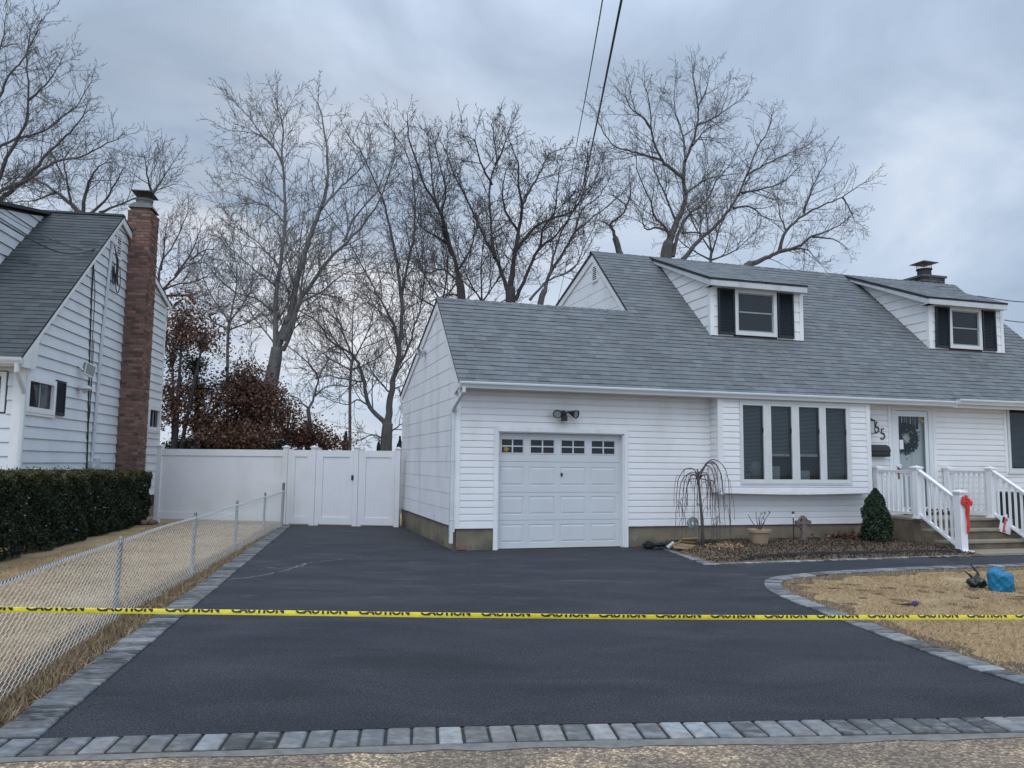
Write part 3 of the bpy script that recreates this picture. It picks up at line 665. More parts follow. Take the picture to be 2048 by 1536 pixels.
def roof():
    mb = MB(); E0 = (0, -.34, zf(-.34)); V = Vector((0, 1, KF)); sl = V.length; vl = lambda y: (y+.34)*sl
    vg, vr = vl(GR[0]), vl(MR[0])
    shingles(mb, E0, (1, 0, 0), V, .142, 0, vg, K(-.05), K(15.56), seed=2)
    shingles(mb, E0, (1, 0, 0), V, .142, vg-.05, vr, K(4.24), K(15.56), seed=3)
    # back slopes
    Vb = Vector((0, 1, -.361)); mb.quad((-.05, GR[0], GR[1]), (4.3, GR[0], GR[1]), (4.3, 6.42, zg(6.42)), (-.05, 6.42, zg(6.42)), 0, (0, 0, 1))
    mb.quad((4.24, MR[0], MR[1]), (15.56, MR[0], MR[1]), (15.56, 8.2, zm(8.2)), (4.24, 8.2, zm(8.2)), 0, (0, 0, 1))
    # decks (thickness)
    t = .05
    mb.prism([(-.34, zf(-.34)-.005), (GR[0], GR[1]-.004), (6.42, zg(6.42)-.004), (6.42, zg(6.42)-t), (GR[0], GR[1]-t-.02), (-.34, zf(-.34)-t)], 0, -.045, 4.24, 1)
    mb.prism([(-.34, zf(-.34)-.005), (MR[0], MR[1]-.004), (8.2, zm(8.2)-.004), (8.2, zm(8.2)-t), (MR[0], MR[1]-t-.02), (-.34, zf(-.34)-t)], 0, 4.241, 15.555, 1)
    # ridge caps
    rr = random.Random(4)
    for (x0, x1, (y, z)) in ((-.06, 4.32, GR), (4.22, 15.57, MR)):
        x = x0
        while x < x1:
            h = .006+rr.uniform(0, .004); sh = rr.uniform(.8, 1.1); xe = min(x+.2, x1)
            for sgn, k in ((-1, KF), (1, -.34)):
                dy = .13/math.hypot(1, k)*sgn
                a = (x, y, z+h+.012); b = (xe, y, z+.008); c = (xe, y+dy, z+k*dy+.006); d = (x, y+dy, z+k*dy+h)
                mb.quad(a, b, c, d, 0, (0, 0, 1), sh)
                mb.quad((x, y, z), a, d, (x, y+dy, z+k*dy), 1)
            x = xe
    # step flashing lip on the left rake (thin dark drip edge)
    mb.build('roof', ['shing', 'shedge'], house)
    for x0, x1, (yy, zz), f2, y0, y1 in ((-.035, -.008, GR, zg, -.3, 6.3), (4.262, 4.292, MR, zm, 1.83, 8.0)):
        w_ = .15; tr = MB()
        tr.prism([(y0, zf(y0)-.055), (yy, zz-.06), (yy, zz-.06-w_*1.3), (y0, zf(y0)-.055-w_*1.35)], 0, x0, x1)
        tr.prism([(yy, zz-.06), (y1, f2(y1)-.055), (y1, f2(y1)-.055-w_), (yy, zz-.06-w_*1.3)], 0, x0, x1)
        tr.build('rake_board', 'trim', house)
    tr = MB(); tr.prism([(-.3, 3.0-.055), (.06, 3.0+.28), (.06, 2.80), (-.3, 2.90)], 0, -.05, -.036)   # boxed return front
    tr.build('eave_return', 'trim', house); tr = MB(); tr.box(-.045, .0, 6.15, 6.40, 3.12, 3.24); tr.build('eave_return', 'trim', house)
    so_ = MB(); so_.box(-.03, 15.5, -.33, -.001, 2.905, 2.925); so_.box(-.03, 15.5, -.345, -.325, 2.87, 2.985)
    so_.build('soffit', 'soffit', house)
roof()
def gutter(x0, x1, dz, name='gutter'):
    mb = MB(); z = 2.885+dz
    prof = [(-.35, z), (-.415, z), (-.425, z+.03), (-.44, z+.055), (-.458, z+.075), (-.462, z+.10), (-.456, z+.112), (-.448, z+.108), (-.45, z+.085), (-.43, z+.06), (-.412, z+.012), (-.355, z+.012), (-.355, z+.11), (-.35, z+.11)]
    mb.prism(prof, 0, x0, x1); mb.box(x0-.003, x0, -.455, -.35, z, z+.105); mb.box(x1, x1+.003, -.455, -.35, z, z+.105)
    return mb.build(name, 'gutter', house)
gutter(-.05, 10.88, 0); gutter(10.98, 15.5, .055)
def downspout():
    mb = MB()
    P = [(.02, -.40, 2.89), (.02, -.40, 2.80), (-.03, -.22, 2.66), (-.062, -.05, 2.55), (-.062, .045, 2.47), (-.062, .048, 1.4), (-.062, .048, .14)]
    def rect(P, a, b):
        P = [Vector(p) for p in P]; vs = []; fs = []
        for i, p in enumerate(P):
            vs += [p+Vector((sx*a, sy*b, 0)) for sx, sy in ((-1, -1), (1, -1), (1, 1), (-1, 1))]
        for i in range(len(P)-1):
            for j in range(4): fs.append((i*4+j, i*4+(j+1) % 4, i*4+4+(j+1) % 4, i*4+4+j))
        fs.append((0, 1, 2, 3)); fs.append(tuple(len(vs)-4+j for j in range(4))); mb.add(vs, fs)
    rect(P, .03, .04); mb.box(-.098, -.026, .0, .096, 1.6, 1.625); mb.box(-.098, -.026, .0, .096, .55, .575)
    mb.build('downspout', 'gutter', house)
downspout()
# ---- garage door
def garage_door():
    tr = MB(); yj = .12
    tr.box(.70, .775, -.03, .0, -.0, 2.235); tr.box(3.285, 3.36, -.03, .0, 0, 2.235); tr.box(.775, 3.285, -.03, .0, 2.15, 2.235)
    tr.box(.755, .80, .0, yj+.06, 0, 2.15, 1); tr.box(3.262, 3.30, .0, yj+.06, 0, 2.15, 1); tr.box(.80, 3.262, .0, yj+.06, 2.13, 2.16, 1)
    tr.build('garage_door_trim', ['trim', 'trim'], house)
    door = MB(); Z = [.015, .525, 1.035, 1.60, 2.13]; X0, X1 = .80, 3.262
    pan = [(.862, 1.318), (1.424, 1.93), (2.034, 2.545), (2.648, 3.165)]
    def face(x0, x1, z0, z1, y): door.quad((x0, y, z0), (x1, y, z0), (x1, y, z1), (x0, y, z1), 0, (0, -1, 0))
    def rings(x0, x1, z0, z1, Rs):
        for (i0, y0), (i1, y1) in zip(Rs, Rs[1:]):
            a = [(x0+i0, y0, z0+i0), (x1-i0, y0, z0+i0), (x1-i0, y0, z1-i0), (x0+i0, y0, z1-i0)]
            b = [(x0+i1, y1, z0+i1), (x1-i1, y1, z0+i1), (x1-i1, y1, z1-i1), (x0+i1, y1, z1-i1)]
            for j in range(4): door.quad(a[j], a[(j+1) % 4], b[(j+1) % 4], b[j], 0, (0, -1, 0))
        i, y = Rs[-1]; return x0+i, x1-i, z0+i, z1-i, y
    for k in range(4):
        z0, z1 = Z[k], Z[k+1]; y = yj
        pz = [(z0+.105, z1-.075)]*4 if k < 3 else [(z0+.14, z1-.10)]*4
        if k == 2: pz = [(1.16, 1.505)]*4
        a, b = pz[0]
        face(X0, X1, z0+.006, a, y); face(X0, X1, b, z1-.006, y)
        door.quad((X0, y, z1-.006), (X1, y, z1-.006), (X1, y+.012, z1), (X0, y+.012, z1), 0, (0, -1, 0)); door.quad((X0, y+.012, z0), (X1, y+.012, z0), (X1, y, z0+.006), (X0, y, z0+.006), 0, (0, -1, 0))
        xs = [X0]+[q for p in pan for q in p]+[X1]
        for i in range(0, len(xs), 2): face(xs[i], xs[i+1], a, b, y)
        for (p, q) in pan:
            if k < 3:
                r_ = rings(p, q, a, b, [(0, y), (.008, y+.010), (.045, y+.001)]); face(*r_[:4], r_[4])
            else:
                rings(p, q, a, b, [(0, y), (.006, y-.010), (.02, y-.010), (.026, y+.012)])
    door.box(X0, X1, yj-.005, yj+.03, 0.0, .014, 1)
    door.box(X0-.02, X1+.02, yj+.25, yj+.27, 0, 2.15, 2)
    d = door.build('garage_door', ['gdoor', 'joint', 'dark'], house)
    for (p, q) in pan:
        w_ = MB(); a, b = 1.74+.026, 2.03-.026; x0, x1 = p+.026, q-.026; y = yj+.012
        w_.quad((x0, y, a), (x1, y, a), (x1, y, b), (x0, y, b), 1, (0, -1, 0))
        xm, zm_ = (x0+x1)/2, (a+b)/2; w_.box(xm-.012, xm+.012, y-.02, y-.002, a, b, 0); w_.box(x0, xm-.012, y-.0195, y-.003, zm_-.011, zm_+.011, 0); w_.box(xm+.012, x1, y-.0195, y-.003, zm_-.011, zm_+.011, 0)
        w_.build('window', ['gdoor', 'glass'], d)
    h = MB(); h.box(2.045, 2.075, yj-.02, yj, 1.335, 1.40); h.build('lock_handle', 'black', d)
    s = MB(); c = (.97, yj+.006, 1.83)
    s.add([(c[0]+.045*(1+.35*math.cos(5*a))*math.cos(a), c[1], c[2]+.045*(1+.35*math.cos(5*a))*math.sin(a)) for a in [2*math.pi*i/30 for i in range(30)]], [tuple(range(30))]); s.build('leaf_sticker', 'amber', d)
garage_door()
# ---- dormers
def dormer(x0, x1, fx0, fx1, y, grid, tilt):
    zb = zf(y); zt = 5.52; root = MB(); fy, fz = y-.25, 5.62; kr = (MR[1]-.03-fz)/(MR[0]-fy)
    zr = lambda q: fz+kr*(q-fy)
    # front
    so_ = (x0+.60, x0+1.66)
    lap(root, (0, y, 0), (1, 0, 0), (0, -1, 0), zb-.02, zt, .228, K(x0), K(x1), LAP, [(x0+.56, x1-.68, zb+.0, zt)])
    root.quad((x0, y+.003, zb-.1), (x1, y+.003, zb-.1), (x1, y+.003, zt+.05), (x0, y+.003, zt+.05), 1, (0, -1, 0))
    # cheeks
    for x, n in ((x0, -1), (x1, 1)):
        ylow = lambda z: yf(z)
        def yup(z):  # back end of the cheek at height z: limited by dormer roof from above
            return MR[0] if z <= fz else MR[0]
        P = LAP; z = zb-.0
        # rows: front bound = max(y, roof underside crossing), back bound = main roof plane
        lap(root, (x, 0, 0), (0, 1, 0), (n, 0, 0), zb-.0, zr(MR[0])-.06, .228, lambda q: max(y, fy+(q+.09-fz)/kr), lambda q: max(y, yf(q)), LAP)
        root.prism([(y+.01, zb-.05), (MR[0], MR[1]-.1), (MR[0], zr(MR[0])-.09), (y+.01, zr(y)-.12)], 0, x-n*.004, x-n*.03, 1)
    for x, n in ((x0, -1), (x1, 1)):
        a = x-.018 if n < 0 else x-.075; root.box(a, a+.093, y-.022, y+.07, zb-.03, zt+.02, 2)
    root.box(x0-.01, x1+.01, y-.03, y, zb-.035, zb+.004, 3)
    d = root.build('dormer', ['vinyl', 'joint', 'trim', 'flash'], house)
    # roof
    r_ = MB(); V = Vector((0, 1, kr)); vl = (MR[0]-fy+.02)*V.length
    shingles(r_, (0, fy-.03, fz+.012), (1, 0, 0), V, .142, 0, vl, K(fx0-.02), K(fx1+.02), seed=int(x0*9), lo=.9, hi=1.25, hs=(.003, .004, .006))
    r_.prism([(fy-.02, fz+.008), (MR[0], zr(MR[0])+.006), (MR[0], zr(MR[0])-.05), (fy-.02, fz-.03)], 0, fx0-.015, fx1+.015, 1)
    r_.build('dormer_roof', ['shing', 'shedge'], d)
    t = MB(); t.box(fx0, fx1, fy-.012, fy+.01, fz-.155, fz-.03); t.box(fx0, fx1, fy+.01, y-.001, fz-.15, fz-.13)
    for a, b in ((fx0, fx0+.02), (fx1-.02, fx1)):
        t.prism([(fy+.01, fz-.155), (y+.05, zr(y+.05)-.165), (MR[0]-.05, zr(MR[0]-.05)-.10), (MR[0]-.05, zr(MR[0]-.05)-.05), (fy+.01, fz-.035)], 0, a, b)
    t.prism([(y+.05, zr(y+.05)-.15), (MR[0]-.05, zr(MR[0]-.05)-.13), (MR[0]-.05, zr(MR[0]-.05)-.11), (y+.05, zr(y+.05)-.13)], 0, fx0+.02, x0-.001)
    t.box(fx0+.02, x0-.001, fy+.01, y+.06, fz-.15, fz-.13)
    t.build('fascia', 'fasc', d)
    # window + shutters
    wm = MB(); wx0, wx1, wz0, wz1 = x0+.59, x1-.69, zb+.045, zt-.03
    window(wm, wx0, wx1, wz0, wz1, y-.012, .085, .03, deep=.14, mid=False)
    a0, a1, b0, b1 = wx0+.085, wx1-.085, wz0+.085, wz1-.085; zmid = (b0+b1)/2
    for za, zb2, yy in ((zmid-.015, b1, y-.02), (b0, zmid+.015, y-.008)):
        window(wm, a0-.01, a1+.01, za-.01, zb2+.01, yy, .045, .006, glass=4, fr=0, back=4, deep=.004) if False else None
        wm.box(a0, a1, yy, yy+.014, za, za+.032, 3); wm.box(a0, a1, yy, yy+.014, zb2-.03, zb2, 3); wm.box(a0, a0+.03, yy, yy+.014, za, zb2, 3); wm.box(a1-.03, a1, yy, yy+.014, za, zb2, 3)
    if grid:
        for k in (1, 2): x = a0+(a1-a0)*k/3; wm.box(x-.008, x+.008, y+.012, y+.018, b0, b1, 3)
        for z in (b0+(zmid-b0)/2, zmid+(b1-zmid)/2): wm.box(a0, a1, y+.0121, y+.0179, z-.008, z+.008, 3)
        wm.box(a0, a1, y+.09, y+.1, b0, b1, 4)
    else:
        z = b0+.2
        while z < b1: wm.box(a0, a1, y+.055, y+.085, z, z+.018, 4); z += .026
    wm.build('window', ['trim2', 'glass', 'dark', 'sash', 'blind' if not grid else 'curt2'], d)
    for sx, tl in ((x0+.17, tilt), (x1-.67, 0)):
        sm = MB(); w_ = .42; h0, h1 = zb+.035, zt-.04; T = Matrix.Translation((sx+w_/2, 0, (h0+h1)/2)) @ Matrix.Rotation(tl, 4, 'Y') @ Matrix.Translation((-(sx+w_/2), 0, -(h0+h1)/2))
        ys = y-.055
        for (a, b, c, e) in ((sx, sx+.045, h0, h1), (sx+w_-.045, sx+w_, h0, h1), (sx+.045, sx+w_-.045, h0, h0+.05), (sx+.045, sx+w_-.045, h1-.05, h1)):
            sm.box(a, b, ys, ys+.035, c, e, T=T)
        z = h0+.05
        while z < h1-.07:
            sm.add([T @ Vector(p) for p in ((sx+.045, ys+.006, z), (sx+w_-.045, ys+.006, z), (sx+w_-.045, ys+.026, z+.036), (sx+.045, ys+.026, z+.036))], ((0, 1, 2, 3),)); z += .036
        sm.box(sx+.04, sx+w_-.04, ys+.028, ys+.033, h0+.04, h1-.04, T=T)
        sm.build('shutter', 'shutter', d)
    return d
M['trim2'] = mat('grey_white_window_frame', (.60, .615, .61), .45, .05, 4)
M['fasc'] = mat('grey_white_fascia', (.50, .52, .53), .5, .06, 4, dirt=((.3, .32, .33), .4, 5, (1, 1, 1)))
M['flash'] = mat('maroon_flashing', (.05, .025, .028), .6, .2, 9)
M['sash'] = mat('grey_green_sash', (.24, .28, .29), .5, .1, 9)
M['curt2'] = mat('dim_curtain', (.10, .11, .12), .8, .4, 9, stretch=(1, 1, .2))
dormer(5.95, 8.31, 5.82, 8.27, 1.25, False, 0)
dormer(11.92, 14.20, 11.70, 14.10, 1.27, True, R(2.2))
# ---- bay window
def bay():
    mb = MB(); x0, x1, y, z0, z1 = 5.155, 8.72, -.30, 1.04, 2.93; fx0, fx1, fz0, fz1 = 5.63, 8.235, 1.205, 2.865
    lap(mb, (0, y, 0), (1, 0, 0), (0, -1, 0), z0, z1, .1195, K(x0), K(x1), DUTCH, [(fx0, fx1, fz0, fz1)])
    for x, n in ((x0, -1), (x1, 1)): lap(mb, (x, 0, 0), (0, 1, 0), (n, 0, 0), z0, z1, .1195, K(y), K(-.001), DUTCH)
    mb.box(x0-.016, x0+.095, y-.02, y+.05, z0-.025, z1, 2); mb.box(x1-.09, x1+.016, y-.02, y+.05, z0-.025, z1, 2)
    for a, b in ((x0+.002, fx0-.002), (fx1+.002, x1-.002)): mb.quad((a, y+.002, z0), (b, y+.002, z0), (b, y+.002, z1), (a, y+.002, z1), 1, (0, -1, 0))
    mb.quad((x0, y, z0+.004), (x1, y, z0+.004), (x1, 0, z0+.004), (x0, 0, z0+.004), 3, (0, 0, -1))
    # outward bowed bottom course
    n = 14
    for i in range(n):
        u0, u1 = i/n, (i+1)/n; b = lambda u: -.028*math.sin(math.pi*u)
        xa, xb = x0+.1+(x1-x0-.2)*u0, x0+.1+(x1-x0-.2)*u1
        mb.quad((xa, y-.017, z0+b(u0)-.004), (xb, y-.017, z0+b(u1)-.004), (xb, y-.016, z0+.02), (xa, y-.016, z0+.02), 2, (0, -1, 0))
        mb.quad((xa, y-.017, z0+b(u0)-.004), (xb, y-.017, z0+b(u1)-.004), (xb, y+.02, z0+b(u1)-.004), (xa, y+.02, z0+b(u0)-.004), 2, (0, 0, -1))
    mb.box(fx0, fx1, y+.24, y+.25, fz0, fz1, 4)
    b = mb.build('bay_window', ['vinyl', 'joint', 'trim', 'soffit', 'dark'], house)
    fr = MB(); t = .05
    fr.box(fx0, fx1, y-.03, y+.02, fz1-t, fz1); fr.box(fx0, fx1, y-.03, y+.02, fz0, fz0+t); fr.box(fx0, fx0+t, y-.03, y+.02, fz0+t, fz1-t); fr.box(fx1-t, fx1, y-.03, y+.02, fz0+t, fz1-t)
    fr.box(fx0+t-.001, fx1-t+.001, y-.034, y-.03, fz0+t-.02, fz0+t-.012, 0)
    fr.build('frame', 'trim2', b)
    for i, (a, c) in enumerate(((5.685, 6.215), (6.325, 6.87), (6.98, 7.53), (7.62, 8.185))):
        s = MB(); window(s, a-.035, c+.0, fz0+t+.001, fz1-t-.001, y-.012, .05, .012, deep=.16)
        if i < 3: s.box(c+.0, c+.075, y-.02, y+.02, fz0+t, fz1-t, 0)
        a0, a1 = a+.015, c-.05
        z = fz0+(.10 if i in (0, 3) else .60)
        while z < fz1-.1:
            s.add([(a0, y+.075, z), (a1, y+.075, z), (a1, y+.097, z+.016), (a0, y+.097, z+.016)], ((0, 1, 2, 3),), 4); z += .027
        if i in (1, 2): s.box(a0, a1, y+.07, y+.10, fz0+.56, fz0+.61, 5)
        if i == 0: s.blob((a0+.35, y+.12, fz0+.35), (.14, .04, .13), m=4)
        s.box(a0+.05*i, a0+.05*i+.24, y+.135, y+.145, fz0+.05, fz0+(.2, .36, .28, .16)[i], 4)
        s.box(c-.062, c-.05, y-.018, y-.004, fz0+1.02, fz0+1.12, 6)
        s.build('casement', ['trim2', 'glass', 'dark', 'sash', 'blind', 'curtain', 'black'], b)
bay()
# ---- front door
def front_door():
    mb = MB(); x0, x1, z0, z1 = 9.55, 10.62, .56, 2.90
    mb.box(x0, x0+.09, -.03, .16, z0, z1, 0); mb.box(x1-.10, x1, -.03, .16, z0, z1, 0); mb.box(x0+.09, x1-.10, -.03, .16, z1-.10, z1, 0); mb.box(x0, x1, -.05, .16, z0-.03, z0, 1)
    mb.box(x0, x1, .16, .2, z0, z1, 2)
    # inner door at y .13
    a, b = x0+.09, x1-.10; yd = .085
    mb.box(a, b, yd, yd+.03, z0, z1-.10, 3)
    for (p, q, c, d, deep) in ((a+.12, (a+b)/2-.04, z0+.16, z0+.62, 1), ((a+b)/2+.04, b-.12, z0+.16, z0+.62, 1), (a+.12, (a+b)/2-.04, z0+.74, z0+1.30, 1), ((a+b)/2+.04, b-.12, z0+.74, z0+1.30, 1)):
        mb.box(p, q, yd-.006, yd, c, d, 3); mb.box(p+.03, q-.03, yd-.012, yd-.006, c+.03, d-.03, 3)
    for k in range(3):
        p = a+.06+k*.225; mb.box(p, p+.20, yd-.004, yd, 2.40, 2.70, 5)
        mb.box(p+.045, p+.065, yd-.006, yd-.004, 2.40, 2.70, 6); mb.box(p+.1, p+.13, yd-.006, yd-.004, 2.40, 2.70, 6)
    d = mb.build('front_door', ['stdoor', 'metal', 'dark', 'flesh', 'dark', 'dark', 'sash'], house)
    s = MB(); a += .005; b -= .005; c, e = z0+.01, z1-.11; f = .085
    s.box(a, a+f, -.012, .016, c, e, 0); s.box(b-f, b, -.012, .016, c, e, 0); s.box(a+f, b-f, -.012, .016, e-.12, e, 0); s.box(a+f, b-f, -.012, .016, c, c+.16, 0); s.box(a+f, b-f, -.008, .014, z0+.83, z0+.855, 0)
    s.quad((a+f, .003, c+.16), (b-f, .003, c+.16), (b-f, .003, e-.12), (a+f, .003, e-.12), 1, (0, -1, 0))
    sd_ = s.build('storm_door', ['stdoor', 'glass'], d)
    h = MB(); h.box(a+.025, a+.05, -.03, -.012, z0+.76, z0+1.02, 0); h.box(a+.07, a+.09, -.03, -.012, z0+.76, z0+1.0, 0); h.tube([(a+.08, -.045, z0+.90), (a+.12, -.06, z0+.915), (a+.17, -.06, z0+.92)], .009, 6, 1)
    h.build('door_handle', ['copper', 'black'], sd_)
    st = MB(); st.blob((b-.14, -.003, 2.585), (.045, .004, .04), 9, 6, .25); st.build('leaf_sticker', 'amber', sd_)
front_door()
def right_window():
    mb = MB(); window(mb, 12.73, 14.40, 1.50, 2.98, -.0, .075, .03, deep=.18)
    mb.box(13.53, 13.60, -.02, .02, 1.575, 2.905, 0); z = 1.62
    while z < 2.88:
        mb.add([(12.81, .10, z), (14.32, .10, z), (14.32, .118, z+.014), (12.81, .118, z+.014)], ((0, 1, 2, 3),), 4); z += .026
    mb.box(12.70, 14.43, -.045, -.0, 1.455, 1.50, 0)
    mb.build('window', ['trim2', 'glass', 'dark', 'sash', 'blind'], house)
right_window()
def vent(parent, O, U, Nn, w_, h, name='gable_vent', slat=7, frame='trim'):
    O, U, Nn = Vector(O), Vector(U), Vector(Nn); mb = MB(); Z = Vector((0, 0, 1))
    T = Matrix(((U.x, -Nn.x, 0, O.x), (U.y, -Nn.y, 0, O.y), (0, 0, 1, O.z), (0, 0, 0, 1)))
    t = .035
    mb.box(-w_/2, w_/2, -.03, 0, h-t, h, 0, T=T); mb.box(-w_/2, w_/2, -.03, 0, 0, t, 0, T=T); mb.box(-w_/2, -w_/2+t, -.03, 0, t, h-t, 0, T=T); mb.box(w_/2-t, w_/2, -.03, 0, t, h-t, 0, T=T)
    mb.box(-w_/2+t, w_/2-t, -.004, -.001, t, h-t, 1, T=T)
    for k in range(slat):
        z = t+(h-2*t)*k/slat; p = (h-2*t)/slat
        mb.add([T @ Vector(q) for q in ((-w_/2+t, -.03, z), (w_/2-t, -.03, z), (w_/2-t, -.006, z+p*.72), (-w_/2+t, -.006, z+p*.72))], ((0, 1, 2, 3),), 0)
    return mb.build(name, [frame, 'dark'], parent)
vent(house, (4.29, 3.80, 6.02), (0, -1, 0), (-1, 0, 0), .34, .42)
def bricks(mb, x0, x1, y0, y1, z0, z1, seed=1, ch=.075, bl=.205, faces='all', batter=None):
    rr = random.Random(seed); z = z0; row = 0
    mb.box(x0+.012, x1-.012, y0+.012, y1-.012, z0, z1, 1)
    while z < z1-.02:
        g = .014; h = min(ch-g, z1-z)
        for side in range(4):
            ln = (x1-x0) if side in (0, 2) else (y1-y0)
            u = -(bl/2 if row % 2 else 0)
            if side % 2: u = -(0 if row % 2 else bl/2)
            while u < ln:
                a, b = max(0, u)+g/2, min(ln, u+bl)-g/2
                if b-a > .03:
                    o = rr.uniform(-.004, .004); sh = rr.choice((.55, .75, .9, 1, 1.1, 1.25, 1.45))
                    if side == 0: mb.box(x0+a, x0+b, y0+o, y0+.05, z, z+h, 0, sh)
                    elif side == 2: mb.box(x0+a, x0+b, y1-.05, y1-o, z, z+h, 0, sh)
                    elif side == 1: mb.box(x1-.05, x1-o, y0+a, y0+b, z, z+h, 0, sh)
                    else: mb.box(x0+o, x0+.05, y0+a, y0+b, z, z+h, 0, sh)
                u += bl
        z += ch; row += 1
def chimney_main():
    mb = MB(); bricks(mb, 14.62, 15.42, 4.15, 4.85, 6.4, 7.06, 3); mb.box(14.58, 15.46, 4.11, 4.89, 7.06, 7.12, 0, 1.2)
    c = mb.build('chimney', ['gbrick', 'gbrick'], house)
    f = MB(); f.lathe([(.0, 7.12), (.24, 7.12), (.23, 7.16), (.19, 7.20), (.19, 7.34), (.22, 7.35), (.22, 7.38), (0, 7.38)], 16, 0, (15.02, 4.5, 0)); f.build('flue', 'gbrick', c)
    k = MB()
    for i in range(14):
        a = 2*math.pi*i/14; x, y = 15.02+.2*math.cos(a), 4.5+.2*math.sin(a); k.tube([(x, y, 7.37), (x, y, 7.55)], .006, 4)
    r_ = .27; k.add([(15.02-r_, 4.5-r_, 7.55), (15.02+r_, 4.5-r_, 7.55), (15.02+r_, 4.5+r_, 7.55), (15.02-r_, 4.5+r_, 7.55), (15.02, 4.5, 7.66), (15.02-r_, 4.5-r_, 7.53), (15.02+r_, 4.5-r_, 7.53), (15.02+r_, 4.5+r_, 7.53), (15.02-r_, 4.5+r_, 7.53)],
          ((0, 1, 4), (1, 2, 4), (2, 3, 4), (3, 0, 4), (8, 7, 6, 5), (0, 5, 6, 1), (1, 6, 7, 2), (2, 7, 8, 3), (3, 8, 5, 0)))
    k.build('chimney_cap', 'darkmetal', c)
chimney_main()
# ---- digits "65" in thin black strokes
def digits():
    mb = MB(); s = .0125; y = -.03
    def T(o, pts): mb.tube([(o[0]+p[0], y, o[1]+p[1]) for p in pts], s, 6)
    arc = lambda cx_, cz, r_, a0, a1, n=16: [(cx_+r_*math.cos(R(a0+(a1-a0)*i/n)), cz+r_*1.12*math.sin(R(a0+(a1-a0)*i/n))) for i in range(n+1)]
    o6 = (9.085, 2.29); T(o6, [(.075, .245), (.012, .125)]+arc(.06, .075, .055, 160, 520, 26))
    o5 = (9.235, 2.155); T(o5, [(.10, .232), (.04, .232), (.026, .132)]+arc(.052, .075, .058, 120, -140, 22))
    mb.build('house_number', 'black', house)
digits()

# ---- wall things
def floodlight(loc, name_label, parent_rot, dark=True, scale=1.25):
    e = empty('floodlight', loc, parent_rot, name_label, 'floodlight')
    e.scale = (scale,)*3; m = 'black' if dark else 'pvc'
    b = MB(); b.lathe([(0, 0), (.055, 0), (.055, .02), (0, .025)], 14); 
    for i, v in enumerate(b.v): b.v[i] = (v[0], -v[2], v[1])
    b.build('mounting_plate', m, e)
    for s in (-1, 1):
        h = MB(); prof = [(.022, 0), (.03, .03), (.045, .07), (.062, .11), (.066, .135), (.060, .135)]
        h.lathe(prof, 14, 0); h.lathe([(.0, .118), (.060, .12)], 14, 1); h.tube([(0, 0, 0), (0, 0, -.05)], .014, 6)
        T = Matrix.Translation((s*.085, -.06, .02)) @ Matrix.Rotation(R(s*32), 4, 'Z') @ Matrix.Rotation(R(105), 4, 'X')
        h.v = [tuple(T @ Vector(v)) for v in h.v]
        h.build('lamp_head', [m, 'lampw'], e, smooth=True)
    q = MB(); q.box(-.035, .035, -.10, -.03, -.11, -.03); q.tube([(0, -.03, 0), (0, -.06, -.05)], .016, 6); q.build('motion_sensor', m, e)
    return e
HM = Matrix.Translation(HO) @ Matrix.Rotation(HT, 4, 'Z')
floodlight(H(2.03, -.02, 2.50), 'black twin head floodlight on the siding above the garage door', HT)
floodlight(H(-.02, 3.12, 3.98), 'small grey twin head floodlight high on the garage side gable', HT-R(90), False, .9)
def vm_(name, label, cat, mb, mats, o, rot=HT, smooth=False):
    ob = mb.build(name, mats, None, smooth); ob.location = o; ob.rotation_euler = (0, 0, rot); return tag(ob, label, cat)
def mailbox():
    mb = MB()
    prof = [(-.0, 0), (-.13, 0), (-.145, .03), (-.145, .12), (-.11, .20), (-.03, .24), (0, .24)]
    mb.prism(prof, 0, 0, .46); mb.prism([(-.15, .11), (-.155, .13), (-.115, .215), (-.03, .255), (-.03, .245), (-.112, .205), (-.147, .122)], 0, -.01, .47)
    e = empty('mailbox', H(8.90, -.016, 1.79), HT, 'black metal mailbox on the wall left of the front door', 'mailbox')
    mb.build('box', 'black', e); h = MB(); h.tube([(.46, -.07, .10), (.50, -.07, .12), (.49, -.07, .07), (.46, -.07, .06)], .008, 6); h.build('newspaper_hook', 'black', e)
mailbox()
def lantern():
    e = empty('wall_lantern', H(8.93, -.016, 2.28), HT, 'black framed wall lantern beside the house number, half hidden by the bay window', 'lantern')
    f = MB(); f.box(-.03, .03, -.012, 0, .04, .34)
    for sx in (-.06, .06):
        for sy in (-.14, -.02): f.box(sx-.007, sx+.007, sy-.007, sy+.007, 0, .26)
    f.box(-.067, .067, -.147, -.013, -.012, 0); f.box(-.075, .075, -.155, -.005, .26, .275)
    f.add([(-.06, -.14, .275), (.06, -.14, .275), (.06, -.02, .275), (-.06, -.02, .275), (0, -.08, .33)], ((0, 1, 4), (1, 2, 4), (2, 3, 4), (3, 0, 4)))
    f.tube([(0, -.08, .33), (0, -.08, .37), (.02, -.05, .39), (0, -.02, .36)], .007, 6); f.build('frame', 'black', e)
    g = MB(); g.box(-.053, .053, -.133, -.027, .002, .258); g.build('glass', 'frost', e)
lantern()
